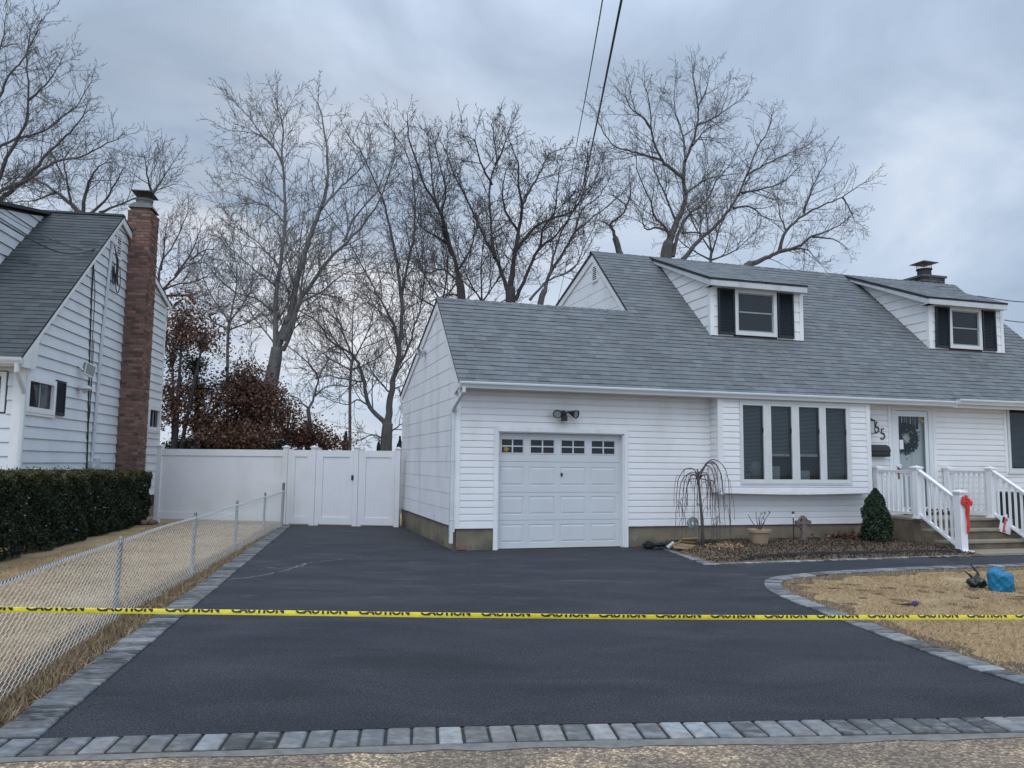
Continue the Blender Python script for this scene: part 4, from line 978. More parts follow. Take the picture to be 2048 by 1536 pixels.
def wreath():
    e = empty('wreath', H(9.99, .045, 2.21), HT, 'green pine wreath with small white lights hanging on the front door', 'wreath')
    n = 5200; a = NR.uniform(0, 2*math.pi, n); rr_ = .205+NR.normal(0, .035, n); P = np.stack([rr_*np.cos(a), NR.uniform(-.02, .025, n), rr_*1.08*np.sin(a)], 1)
    P2 = P.copy(); k = NR.random(n) < .25; P2[k] *= NR.uniform(1.0, 1.28, (k.sum(), 1)); P2[:, 1] = P[:, 1]
    quadcloud('needles', P2, NR.uniform(.03, .06, n), 'arb', e, aspect=1.3)
    m = MB()
    for x, z in ((-.03, .17), (.09, .13), (.14, .10), (-.13, .07), (-.10, .02), (-.04, -.05), (.17, -.08), (.09, -.24), (.02, .10)):
        m = MB(); m.blob((x*1.05, -.028, z), (.013, .010, .013), 8, 6, 0); m.build('light', 'paper', e)
wreath()
pn = MB(); pn.box(-.05, .05, -.003, 0, 0, .20); vm_('paper_note', 'white paper note taped to the storm door glass beside the wreath', 'note', pn, 'paper', H(9.79, -.014, 1.96))
bg_ = MB(); bg_.blob((0, 0, 0), (.045, .02, .03), 8, 6, .3); bg_.blob((.05, 0, -.01), (.03, .015, .05), 8, 6, .3); vm_('flyer_bag', 'white plastic flyer bag hooked on the storm door handle', 'bag', bg_, 'paper', H(9.66, -.05, 1.60))

# ---- stoop
SX0, SX1 = 9.05, 11.25
def stoop():
    mb = MB(); zs = [.57, .38, .19]; ys = [-1.25, -1.56, -1.88]
    prof = [(.0, -.1), (.0, .57), (-1.25, .57), (-1.25, .38), (-1.56, .38), (-1.56, .19), (-1.88, .19), (-1.88, -.1)]
    T = H(0, 0); o = MB()
    o.prism([(-.02, -.1), (-.02, .53), (-1.24, .53), (-1.24, .34), (-1.55, .34), (-1.55, .15), (-1.87, .15), (-1.87, -.1)], 0, SX0+.01, SX1-.01, 0)
    for y0, y1, z in ((-1.27, -.02, .57), (-1.58, -1.25, .38), (-1.90, -1.56, .19)): o.box(SX0, SX1, y0, y1, z-.04, z, 1)
    o.box(SX0+.05, 12.2, -2.56, -1.875, -.02, .035, 1)
    ob = o.build('stoop', ['conc', 'conc2']); ob.location = HO; ob.rotation_euler = (0, 0, HT)
    tag(ob, 'brown grey concrete stoop with three steps below the front door', 'steps')
stoop()
def railing(x, label, newel=True, left=True):
    e = empty('stair_railing', H(x, -2.18, .03), HT, label, 'railing', None)
    ox, oy, oz = x, -2.18, .03
    def loc(v): return (v[0]-ox, v[1]-oy, v[2]-oz)
    def B(name, fn, mats='trimw'):
        m = MB(); fn(m); m.v = [loc(v) for v in m.v]; return m.build(name, mats, e)
    def post(y, z0, z1, w_=.062):
        def f(m):
            m.box(x-w_, x+w_, y-w_, y+w_, z0, z1-.05); m.box(x-w_-.03, x+w_+.03, y-w_-.03, y+w_+.03, z1-.045, z1-.02)
            m.box(x-w_-.012, x+w_+.012, y-w_-.012, y+w_+.012, z1-.075, z1-.045)
            m.add([(x-w_-.03, y-w_-.03, z1-.02), (x+w_+.03, y-w_-.03, z1-.02), (x+w_+.03, y+w_+.03, z1-.02), (x-w_-.03, y+w_+.03, z1-.02), (x, y, z1+.012)], ((0, 1, 4), (1, 2, 4), (2, 3, 4), (3, 0, 4)))
            m.box(x-w_-.02, x+w_+.02, y-w_-.02, y+w_+.02, z0, z0+.03)
        B('post', f)
    post(-.10, .57, 1.60); post(-1.17, .57, 1.60)
    if newel: post(-2.18, .0, 1.16, .075)
    else: post(-2.18, .0, 1.16, .07)
    def flatrail(m):
        m.box(x-.03, x+.03, -1.11, -.16, 1.46, 1.50); m.box(x-.042, x+.042, -1.11, -.16, 1.50, 1.52)
    B('top_rail', flatrail); B('bottom_rail', lambda m: m.box(x-.03, x+.03, -1.11, -.16, .64, .69))
    (ya, za), (yb, zb) = (-1.235, 1.47), (-2.10, .955)
    def slope(m):
        m.prism([(ya, za), (yb, zb), (yb, zb+.045), (ya, za+.045)], 0, x-.032, x+.032); m.prism([(ya, za+.045), (yb, zb+.045), (yb, zb+.065), (ya, za+.065)], 0, x-.045, x+.045)
        m.prism([(ya, .62), (yb, .105), (yb, .16), (ya, .675)], 0, x-.032, x+.032)
        for k in range(4): y = ya-.12-k*.2; m.box(x-.02, x+.02, y-.06, y+.02, .66-(ya-y)*.596, .70-(ya-y)*.596)
    B('sloped_rail', slope)
    for k in range(7):
        y = -.25-k*.13; B('baluster', lambda m: m.box(x-.018, x+.018, y-.018, y+.018, .69, 1.46))
    for k in range(6):
        y = -1.33-k*.13; q = (ya-y)*.595; B('baluster', lambda m: m.box(x-.018, x+.018, y-.018, y+.018, .66-q, 1.475-q))
    return e
M['trimw'] = mat('white_vinyl_railing', (.80, .80, .81), .4, .03, 3)
railing(9.06, 'white vinyl railing on the left of the stoop, its newel post wearing a red bow')
railing(10.92, 'white vinyl stair railing on the right of the stoop, with a newspaper hanging on it')
pd = MB(); pd.box(-.16, .17, -.13, .13, -.02, .045); pd.box(-.12, .12, -.12, .12, .045, .06, 1); vm_('post_footing', 'thin concrete footing under the newel post with the red bow', 'footing', pd, ['conc2', 'trimw'], H(9.09, -2.2, 0))
def bow():
    e = empty('ribbon_bow', H(9.10, -2.29, .95), HT-R(8), 'red satin bow with a long tail tied to the white newel post', 'bow'); e.scale = (.86,)*3
    m = MB()
    for k in range(11):
        a = 2*math.pi*k/11+rnd.uniform(-.12, .12); r0, r1 = .02, rnd.choice((.09, .125, .14)); w_ = .026; t = Vector((-math.sin(a), 0, math.cos(a))); d = Vector((math.cos(a), 0, math.sin(a)))
        pts = [(r0, 0), (.05, -.035), (r1, -.03), (r1*1.03, -.005), (.06, .0), (r0, -.002)]
        for (p, q), (p2, q2) in zip(pts, pts[1:]):
            wa, wb = w_*p/r1+.004, w_*p2/r1+.004
            A = d*p+Vector((0, q, 0)); B_ = d*p2+Vector((0, q2, 0)); m.quad(A-t*wa, A+t*wa, B_+t*wb, B_-t*wb)
    m.blob((0, -.03, 0), (.028, .02, .028), 10, 6, .1); m.build('bow', 'red', e)
    t = MB()
    for x0, y0, ln, w_, sk in ((-.005, -.006, .60, .03, .03), (.03, -.012, .68, .03, -.02)):
        n = 10; P = [(x0+sk*i/n, y0-.012*math.sin(i*1.1), -ln*i/n) for i in range(n+1)]
        for a, b in zip(P, P[1:]): t.box(min(a[0], b[0])-w_, max(a[0], b[0])+w_, min(a[1], b[1])-.002, max(a[1], b[1])+.002, b[2], a[2])
    t.v = [(v[0], v[1], v[2]+(.06 if v[2] < -.58 and v[0] > .03 else 0)) for v in t.v]; t.build('tail', 'red', e)
bow()
def newspaper():
    m = MB(); T = Matrix.Rotation(R(16), 4, 'Y') @ Matrix.Scale(1.3, 4)
    m.box(-.10, .10, -.03, 0, -.24, .0, 0, T=T); m.box(-.06, .0, -.034, -.03, -.235, -.02, 1, T=T); m.box(-.095, -.045, -.0335, -.03, -.10, -.01, 2, T=T); m.box(-.02, .02, -.036, -.034, -.20, -.06, 0, T=T)
    m.tube([(.0, -.015, 0), (.02, 0, .06)], .012, 5, 0); vm_('newspaper', 'white and red wrapped newspaper hanging from the right stair railing', 'newspaper', m, ['paper', 'redp', 'black'], H(10.85, -1.55, .60), HT)
M['redp'] = mat('faded_red_print', (.55, .10, .09), .6, .2, 20)
newspaper()
def trough():
    e = empty('flower_trough', H(9.7, -.16, .57), HT, 'low dark planter of rust and yellow flowers on the stoop by the front door', 'planter')
    m = MB(); m.box(0, 1.15, -.07, .07, 0, .05); m.build('trough', 'dark', e)
    f = MB()
    for k in range(60): f.blob((rnd.uniform(.02, 1.13), rnd.uniform(-.06, .06), rnd.uniform(.05, .12)), (.022, .022, .018), 6, 4, .2, rnd.choice((0, 1, 1, 2, 2, 2)))
    f.build('flowers', ['yellow', 'orange', 'dark'], e)['kind'] = 'stuff'
trough()
def bin_(loc, label, w_, d, h, lid=True):
    e = empty('trash_bin', loc, HT, label, 'bin'); m = MB(); a = .86
    vs = [(sx*w_/2*a, sy*d/2*a, 0) for sx, sy in ((-1, -1), (1, -1), (1, 1), (-1, 1))]+[(sx*w_/2, sy*d/2, h) for sx, sy in ((-1, -1), (1, -1), (1, 1), (-1, 1))]
    m.add(vs, ((0, 3, 2, 1), (0, 1, 5, 4), (1, 2, 6, 5), (2, 3, 7, 6), (3, 0, 4, 7))); m.box(-w_/2-.015, w_/2+.015, -d/2-.015, d/2+.015, h-.05, h-.02)
    m.build('tub', 'bag', e)
    l = MB(); l.box(-w_/2-.03, w_/2+.03, -d/2-.04, d/2+.02, h, h+.03); l.prism([(-d/2-.04, h+.03), (d/2, h+.03), (d/2-.06, h+.07), (-d/2+.06, h+.06)], 0, -w_/2, w_/2); l.build('lid', 'bag', e)
bin_(H(11.62, -.95, 0), 'tall black wheeled bin standing behind the right stair railing', .55, .6, 1.02)
bin_(H(11.45, -2.35, .03), 'low black tub at the right edge beside the steps', .55, .5, .62)

# ================================================================= NEIGHBOUR HOUSE
NT = R(8.5); NF = Vector((-8.77, 14.3, 0)); NX = Vector((math.cos(NT), math.sin(NT), 0)); NY = Vector((-math.sin(NT), math.cos(NT), 0))
Nw = lambda x, y, z=0: NF+NX*x+NY*y+Vector((0, 0, z))
nh = empty('neighbour_house', NF, NT, 'white sided house at the left with a dark shingle roof and a tall brick chimney', 'house')
def neighbour():
    k = .845; zf_ = lambda y: 3.63+k*y; yf_ = lambda z: (z-3.63)/k; PK = (4.40, 7.348); zb = lambda y: PK[1]-.287*(y-PK[0]); yb = lambda z: PK[0]+(PK[1]-z)/.287
    P = [(0, .028), (1, .002)]
    s = MB()
    wins = [(.04, 1.29, 2.40, 3.07), (7.40, 8.50, 2.36, 3.03)]
    lap(s, (0, 0, 0), (0, 1, 0), (1, 0, 0), .60, PK[1]-.05, .2218, lambda z: max(0.0, yf_(z)), lambda z: min(8.65, yb(z)), P, wins)
    s.prism([(.02, .3), (8.6, .3), (8.6, zb(8.6)-.08), (PK[0], PK[1]-.08), (.02, zf_(.02)-.08)], 0, -.06, -.001, 1)
    s.box(.0, .028, -.012, .10, .55, 3.6, 2); s.box(.0, .028, 8.55, 8.66, .55, 6.0, 2)
    s.build('gable_wall', ['nside', 'joint', 'trim'], nh)
    f = MB(); lap(f, (0, 0, 0), (1, 0, 0), (0, -1, 0), .60, 3.35, .25, K(-9), K(-.0), P, [(-1.4, -.25, 2.35, 3.12)])
    f.box(-9, 0, .003, .05, .3, 2.35, 1); f.box(-9, -1.4, .003, .05, 2.35, 3.4, 1); f.box(-.25, 0, .003, .05, 2.35, 3.4, 1); f.box(-1.4, -.25, .003, .05, 3.12, 3.4, 1); f.box(-.16, .02, -.028, 0, .55, 3.35, 2)
    f.build('front_wall', ['nside', 'joint', 'trim'], nh)
    b = MB(); b.box(-9, 0, 8.6, 8.65, 0, 6.0); b.box(-9.02, -8.98, 0, 8.6, 0, 3.6); b.build('rear_wall', 'nside', nh)
    fd = MB(); fd.box(-9, -.03, .03, 8.6, -.1, .60); fd.build('foundation', 'found', nh)
    r_ = MB(); V = Vector((0, 1, k)); vl = (PK[0]+.38)*V.length
    shingles(r_, (0, -.38, zf_(-.38)+.02), (1, 0, 0), V, .148, 0, vl, K(-9.1), K(.10), seed=21, lo=.72, hi=1.15, tw=(.2, .5))
    r_.quad((-9.1, PK[0], PK[1]+.02), (.10, PK[0], PK[1]+.02), (.10, 8.95, zb(8.95)+.02), (-9.1, 8.95, zb(8.95)+.02), 0, (0, 0, 1))
    r_.prism([(-.38, zf_(-.38)+.01), (PK[0], PK[1]+.012), (8.95, zb(8.95)+.01), (8.95, zb(8.95)-.03), (PK[0], PK[1]-.03), (-.38, zf_(-.38)-.03)], 0, -9.1, .098, 1)
    r_.box(-9.1, .105, PK[0]-.09, PK[0]+.09, PK[1]-.01, PK[1]+.035, 0, 1.0)
    r_.build('roof', ['shing2', 'shedge'], nh)
    t = MB()
    for x0, x1 in ((.065, .095),):
        t.prism([(-.30, zf_(-.30)-.035), (PK[0], PK[1]-.035), (PK[0], PK[1]-.14), (-.30, zf_(-.30)-.13)], 0, x0, x1); t.prism([(PK[0], PK[1]-.035), (8.9, zb(8.9)-.035), (8.9, zb(8.9)-.15), (PK[0], PK[1]-.19)], 0, x0, x1)
    t.prism([(-.30, zf_(-.30)-.03), (PK[0], PK[1]-.05), (PK[0], PK[1]-.07), (-.30, zf_(-.30)-.05)], 0, .022, .065); t.prism([(PK[0], PK[1]-.05), (8.9, zb(8.9)-.05), (8.9, zb(8.9)-.07), (PK[0], PK[1]-.07)], 0, .022, .065)
    t.prism([(-.36, 3.17), (.0, 3.17), (.22, 3.2), (.30, zf_(.30)-.14), (-.36, zf_(-.36)-.04)], 0, .06, .098)
    t.box(-9, .10, -.36, -.0, 3.19, 3.21); t.box(-9, .10, -.38, -.36, 3.17, 3.31)
    t.build('rake_board', 'trim', nh)
    g = MB(); g.prism([(-.38, 3.20), (-.45, 3.20), (-.49, 3.27), (-.50, 3.32), (-.485, 3.32), (-.47, 3.27), (-.44, 3.215), (-.38, 3.215)], 0, -9, .14); g.box(.14, .145, -.49, -.38, 3.205, 3.31); g.build('gutter', 'gutter', nh)
    d = MB(); d.tube([(.06, -.43, 3.21), (.06, -.43, 3.08), (.06, -.28, 2.92), (.065, -.16, 2.80), (.06, -.09, 2.70), (.06, -.085, 1.5), (.06, -.085, .3)], [.045]*7, 8); d.build('downspout', 'gutter', nh)
    # windows
    for i, (y0, y1, z0, z1) in enumerate(wins):
        w_ = MB(); window(w_, y0, y1, z0, z1, -.012, .10, .05, deep=.16); a0, a1, b0, b1 = y0+.1, y1-.1, z0+.1, z1-.1
        w_.box((a0+a1)/2-.02, (a0+a1)/2+.02, -.015, .01, b0, b1, 3); w_.box(a0, a1, .02, .03, b0, b1, 3) if False else None
        n = 26
        for q in range(n):
            xa, xb = a0+(a1-a0)*q/n, a0+(a1-a0)*(q+1)/n; w_.quad((xa, .05+.02*(q % 2), b0), (xb, .05+.02*((q+1) % 2), b0), (xb, .05+.02*((q+1) % 2), b1), (xa, .05+.02*(q % 2), b1), 4, (0, -1, 0))
        w_.box(y0-.03, y1+.03, -.05, -.0, z0-.05, z0, 0)
        w_.v = [(-v[1], v[0], v[2]) for v in w_.v]; w_.build('window', ['trim', 'glass', 'dark', 'sash', 'curt3'], nh)
    w_ = MB(); window(w_, -1.35, -.28, 2.38, 3.10, 0, .08, .03); w_.build('window', ['trim', 'glass', 'dark'], nh)
    sh = MB(); y0, y1, z0, z1 = 1.30, 1.76, 2.41, 3.10
    for (a, b_, c, e) in ((y0, y0+.04, z0, z1), (y1-.04, y1, z0, z1), (y0, y1, z0, z0+.05), (y0, y1, z1-.05, z1)): sh.box(.02, .06, a, b_, c, e)
    sh.box(.02, .03, y0, y1, z0, z1); z = z0+.05
    while z < z1-.07: sh.quad((.058, y0+.04, z), (.058, y1-.04, z), (.035, y1-.04, z+.035), (.035, y0+.04, z+.035)); z += .036
    sh.build('shutter', 'shutter', nh)
    vent(nh, (.015, 4.38, 6.30), (0, 1, 0), (1, 0, 0), .36, .62, slat=9)
    # dormer whose cheek faces the viewer
    dm = MB(); X = -1.60; zr = lambda q: 7.33-.22*(4.35-q)
    lap(dm, (X, 0, 0), (0, 1, 0), (1, 0, 0), 4.6, 7.3, .24, lambda z: max(1.1, 4.35-(7.20-z)/.22), lambda z: max(1.1, yf_(z)), P)
    dm.prism([(1.12, 4.4), (4.35, 7.2), (4.35, 7.24), (1.12, 6.55)], 0, X-.04, X-.002, 1); dm.box(-8, X, 1.1, 1.15, 4.4, 6.6, 0)
    dd = dm.build('dormer', ['nside', 'joint'], nh)
    dr = MB(); dr.prism([(.85, zr(.85)+.02), (4.38, zr(4.38)+.02), (4.38, zr(4.38)-.05), (.85, zr(.85)-.05)], 0, -8.2, X+.12, 0); dr.build('dormer_roof', 'shing2', dd)
    # chimney
    c = MB(); bricks(c, -.04, .52, 5.05, 5.72, .0, 7.72, 5, .0765, .215); bricks(c, .01, .47, 5.10, 5.67, 7.72, 7.80, 9, .0765, .215)
    ch = c.build('chimney', ['brick', 'mortar'], nh)
    w2 = MB(); w2.add([(-.04, 5.05, 7.80), (.52, 5.05, 7.80), (.52, 5.72, 7.80), (-.04, 5.72, 7.80), (.05, 5.15, 7.95), (.43, 5.15, 7.95), (.43, 5.62, 7.95), (.05, 5.62, 7.95)], ((0, 1, 5, 4), (1, 2, 6, 5), (2, 3, 7, 6), (3, 0, 4, 7), (4, 5, 6, 7)))
    w2.lathe([(.19, 7.94), (.19, 8.03), (.205, 8.04), (.205, 8.10), (.18, 8.11), (0, 8.11)], 16, 0, (.24, 5.39, 0)); w2.build('chimney_crown', 'cement', ch)
    cp = MB(); T = Matrix.Translation((.24, 5.39, 8.22)) @ Matrix.Rotation(R(-3), 4, 'X'); cp.box(-.24, .24, -.32, .32, -.012, .012, T=T)
    for x, y in ((.12, 5.27), (.36, 5.27), (.12, 5.51), (.36, 5.51)): cp.tube([(x, y, 8.10), (x, y, 8.2)], .01, 4)
    cp.build('chimney_cap', 'darkmetal', ch)
    # conduit, meter box, cables
    q = MB(); q.tube([(.05, 3.42, 1.5), (.05, 3.50, 2.9), (.05, 3.60, 4.4), (.05, 3.80, 6.15), (.06, 3.86, 6.5)], .038, 8)
    for z, y in ((2.2, 3.45), (3.6, 3.55), (5.0, 3.66)): q.box(.01, .07, y-.055, y+.055, z, z+.025)
    q.tube([(.06, 3.86, 6.5), (.10, 3.86, 6.56), (.14, 3.86, 6.50)], [.045, .06, .03], 8); q.build('service_conduit', 'pvc', nh)
    mbx = MB(); mbx.box(.0, .12, 3.25, 3.50, 1.15, 1.52); mbx.box(.0, .08, 3.56, 3.86, 1.3, 1.58); mbx.tube([(.12, 3.37, 1.37), (.16, 3.37, 1.37)], .07, 12); mbx.build('meter_box', 'pvc', nh)
    cb_ = MB(); rr = random.Random(5)
    cb_.tube([(.05, 2.80, 5.95), (.03, 2.86, 5.0), (.03, 2.96, 3.8), (.035, 3.12, 2.3), (.035, 3.2, 1.3)], .017, 6); cb_.tube([(.05, 2.80, 5.85), (.03, 3.05, 5.2), (.03, 3.08, 4.0), (.03, 3.2, 2.6), (.03, 3.12, 2.1)], .008, 5); cb_.tube([(.03, 3.16, 4.2), (.03, 3.2, 3.0), (.03, 3.1, 2.0)], .007, 5)
    for i in range(5):
        y = 3.86+.03*i; zz = rr.uniform(5.3, 5.75); cb_.tube(catmull([(.1, 3.86, 6.48), (.15, y+.05, 6.15), (.13, y+.12, zz+.15), (.12, y+.02+.05*i, zz), (.11, y-.05, zz+.2), (.11, 3.80, 6.0)], 5), .011, 5)
    cb_.tube(catmull([(.1, 3.9, 6.1), (.12, 4.02, 5.6), (.12, 4.2, 5.45), (.12, 4.33, 5.7), (.10, 4.3, 6.1)], 6), .011, 5)
    cb_.build('cable', 'wire', nh)
M['nside'] = mat('neighbour_white_siding', (.66, .69, .71), .5, .05, 1.5, dirt=((.45, .48, .49), .45, 1.2, (1, 1, .6)))
M['curt3'] = mat('grey_lace_curtain', (.20, .22, .23), .85, .5, 14, stretch=(1, 1, .12))
neighbour()
def nlight():
    e = empty('floodlight', Nw(.02, 2.50, 3.42), NT, 'square white floodlight panel on the neighbouring gable wall above the small dome lamp', 'floodlight')
    m = MB(); T = Matrix.Translation((.17, .02, .02)) @ Matrix.Rotation(R(-20), 4, 'Z') @ Matrix.Rotation(R(-14), 4, 'X'); m.box(-.04, .04, -.15, .15, -.13, .13, T=T); m.tube([(0, -.12, .1), (.14, -.12, -.02)], .018, 6); m.build('housing', 'trim', e)
    l = MB(); l.box(-.12, .12, -.046, -.041, -.105, .105); l = MB(); l.box(.041, .046, -.13, .13, -.11, .11, T=T); l.box(-.03, .03, -.153, -.149, -.11, .11, T=T); l.build('lens', 'lens2', e)
    e2 = empty('dome_lamp', Nw(.02, 2.48, 3.02), NT, 'small white dome wall lamp on the neighbouring gable wall below the square floodlight', 'lamp')
    a = MB(); a.lathe([(.0, .06), (.07, .055), (.13, .02), (.145, -.02), (.14, -.03), (.0, -.02)], 14, 0, (.13, 0, .03)); a.tube([(0, 0, 0), (.1, 0, .04)], .03, 6); a.lathe([(.045, -.02), (.05, -.07), (.03, -.11), (0, -.12)], 10, 0, (.13, 0, .03)); a.build('shade', 'pvc', e2, smooth=True)
M['lens2'] = mat('grey_green_lens', (.20, .24, .22), .4, .08, 8)
nlight()
# ---- hedge
M['pale'] = leafmat('pale_gap_flecks', (.16, .16, .14), (.3, .3, .28), (.5, .5, .48))
def hedge():
    A = Vector((-7.30, 10.6, 0)); B = Vector((-8.98, 20.15, 0)); d = (B-A); Ln = d.length; d.normalize(); n = Vector((-d.y, d.x, 0))
    e = empty('hedge', A, 0, 'dark clipped yew hedge in front of the neighbouring house', 'hedge')
    # inner twig mass
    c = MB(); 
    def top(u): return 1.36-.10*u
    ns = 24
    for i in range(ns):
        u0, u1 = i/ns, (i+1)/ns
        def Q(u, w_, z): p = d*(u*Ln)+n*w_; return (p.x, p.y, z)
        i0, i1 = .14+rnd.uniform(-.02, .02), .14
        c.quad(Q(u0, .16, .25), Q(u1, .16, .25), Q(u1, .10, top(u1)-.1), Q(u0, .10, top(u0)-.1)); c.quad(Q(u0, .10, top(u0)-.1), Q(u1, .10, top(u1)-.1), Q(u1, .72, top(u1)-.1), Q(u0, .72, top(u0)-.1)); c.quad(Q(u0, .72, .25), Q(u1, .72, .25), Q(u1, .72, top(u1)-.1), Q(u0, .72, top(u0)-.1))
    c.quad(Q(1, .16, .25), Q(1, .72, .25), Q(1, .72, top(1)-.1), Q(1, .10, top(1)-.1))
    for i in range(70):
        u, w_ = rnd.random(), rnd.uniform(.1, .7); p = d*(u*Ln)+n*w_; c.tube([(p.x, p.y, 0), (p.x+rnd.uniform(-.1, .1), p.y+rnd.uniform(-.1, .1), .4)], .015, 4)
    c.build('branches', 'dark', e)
    N_ = 85000; u = NR.random(N_); face = NR.random(N_)
    w_ = np.where(face < .62, np.abs(NR.normal(0, .045, N_)), np.where(face < .9, NR.uniform(0, .82, N_), NR.uniform(0, .82, N_)))
    z = np.where(face < .62, .06+(1.30)*NR.random(N_)**.85, np.where(face < .9, 1.36+np.abs(NR.normal(0, .02, N_))*-1, NR.uniform(.1, 1.33, N_)))
    u = np.where(face >= .93, 1-np.abs(NR.normal(0, .006, N_)), u)
    bulge = .06*np.sin(u*41)+.05*np.sin(u*17+1)+.05*np.sin(z*9+u*60)+.04*np.sin(z*17-u*110)
    w_ = w_-bulge*.8*(z < 1.3)+.05*np.clip((.35-z)*3, 0, 1); z = z-.10*u+.03*np.sin(u*70)+.02*np.sin(u*23+w_*9)
    sp = (NR.random(N_) < .012) & (z > 1.15); z = z+sp*NR.uniform(0, .09, N_)
    z = np.clip(z, .03, None)
    P = np.stack([d.x*u*Ln+n.x*w_, d.y*u*Ln+n.y*w_, z], 1)
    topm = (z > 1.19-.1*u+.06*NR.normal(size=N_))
    pn_ = 150; pu = NR.random(pn_)*.95; pz = .25+.75*NR.random(pn_); PP_ = np.stack([d.x*pu*Ln-n.x*.03, d.y*pu*Ln-n.y*.03, pz], 1)
    quadcloud('bright_gap_flecks', PP_, NR.uniform(.02, .05, pn_), 'pale', e)  # bright see-through gaps in the hedge, painted as pale cards
    tw = MB()
    for i in range(90):
        u_, q_ = rnd.random(), rnd.uniform(0, .8); p = d*(u_*Ln)+n*q_; z_ = 1.36-.1*u_; tw.tube([(p.x, p.y, z_-.1), (p.x+rnd.uniform(-.03, .03), p.y+rnd.uniform(-.03, .03), z_+rnd.uniform(.03, .13))], .003, 3)
    tw.build('twigs', 'bark', e)['kind'] = 'stuff'
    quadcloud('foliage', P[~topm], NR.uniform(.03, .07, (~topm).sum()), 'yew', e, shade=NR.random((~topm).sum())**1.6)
    quadcloud('top_foliage', P[topm], NR.uniform(.03, .06, topm.sum()), 'yewtop', e)  # paler olive leaves along the hedge top
hedge()
def rocks(loc, label, n, s):
    m = MB()
    for i in range(n): m.blob((rnd.uniform(-s, s), rnd.uniform(-s*.4, s*.4), .05), (rnd.uniform(.06, .14), rnd.uniform(.05, .1), rnd.uniform(.04, .08)), 7, 5, .16)
    o = m.build('rock_pile', 'stone'); o.location = loc; tag(o, label, 'rocks')
rocks((-8.95, 19.6, 0), 'low pile of brown rocks at the end of the hedge by the white fence', 9, .3)
# ---- white vinyl privacy fence
def white_fence():
    A = Vector((-8.80, 20.28, 0)); B = Vector((-2.72, 19.55, 0)); ang = math.atan2(B.y-A.y, B.x-A.x); Ln = (B-A).length
    e = empty('vinyl_fence', A, ang, 'tall white vinyl privacy fence with gate panels between the two houses', 'fence')
    X = lambda px: (lambda r_: ((r_.x/r_.y)*A.y-A.x)/(math.cos(ang)-(r_.x/r_.y)*math.sin(ang)))(at(px, 900, 1)-Vector((0, 0, CAMH)))
    px = [321, 573, 629, 714, 797]; xs = [X(p) for p in px]; h = 1.86; w_ = .063
    for i, x in enumerate(xs):
        m = MB(); hh = h+(.04 if i != 4 else .02); m.box(x-w_, x+w_, -w_, w_, -.05, hh); m.box(x-w_-.02, x+w_+.02, -w_-.02, w_+.02, hh, hh+.025)
        m.add([(x-w_-.01, -w_-.01, hh+.025), (x+w_+.01, -w_-.01, hh+.025), (x+w_+.01, w_+.01, hh+.025), (x-w_-.01, w_+.01, hh+.025), (x, 0, hh+.06)], ((0, 1, 4), (1, 2, 4), (2, 3, 4), (3, 0, 4)))
        if i in (1, 2, 3): m.box(x+w_+.006, x+w_+.10, -.05, .05, -.03, h-.0); m.box(x+w_-.002, x+w_+.11, -.06, .06, h, h+.02) if i != 1 else None
        m.build('post', 'pvcf', e)
    rr = random.Random(3)
    for i in range(4):
        a, b = xs[i]+w_+(.10 if i else 0), xs[i+1]-w_-.004; m = MB(); y0 = -.02 if i < 2 else -.035; z0, z1 = (.10 if i == 0 else .05), h-.02
        gate = i >= 1
        m.box(a, b, y0-.025, y0+.03, z1-.16, z1, 0); m.box(a, b, y0-.025, y0+.03, z0, z0+.17, 0)
        if gate: m.box(a, a+.09, y0-.0245, y0+.0295, z0+.17, z1-.16, 0); m.box(b-.09, b, y0-.0245, y0+.0295, z0+.17, z1-.16, 0)
        pa, pb = (a+.09, b-.09) if gate else (a, b); x = pa; ap = rr.random()
        while x < pb:
            xe = min(x+.15, pb); m.box(x+.0004, xe-.0004, y0-.0035, y0+.012, z0+.17, z1-.16, 0); x = xe
        m.box(pa, pb, y0-.002, y0+.008, z0+.17, z1-.16, 0)
        p = m.build('gate' if i >= 2 else 'panel', 'pvcf', e)
        if i == 2:
            l = MB(); l.box(b-.03, b+.02, y0-.05, y0-.025, 1.12, 1.24); l.build('latch', 'black', p)
white_fence()
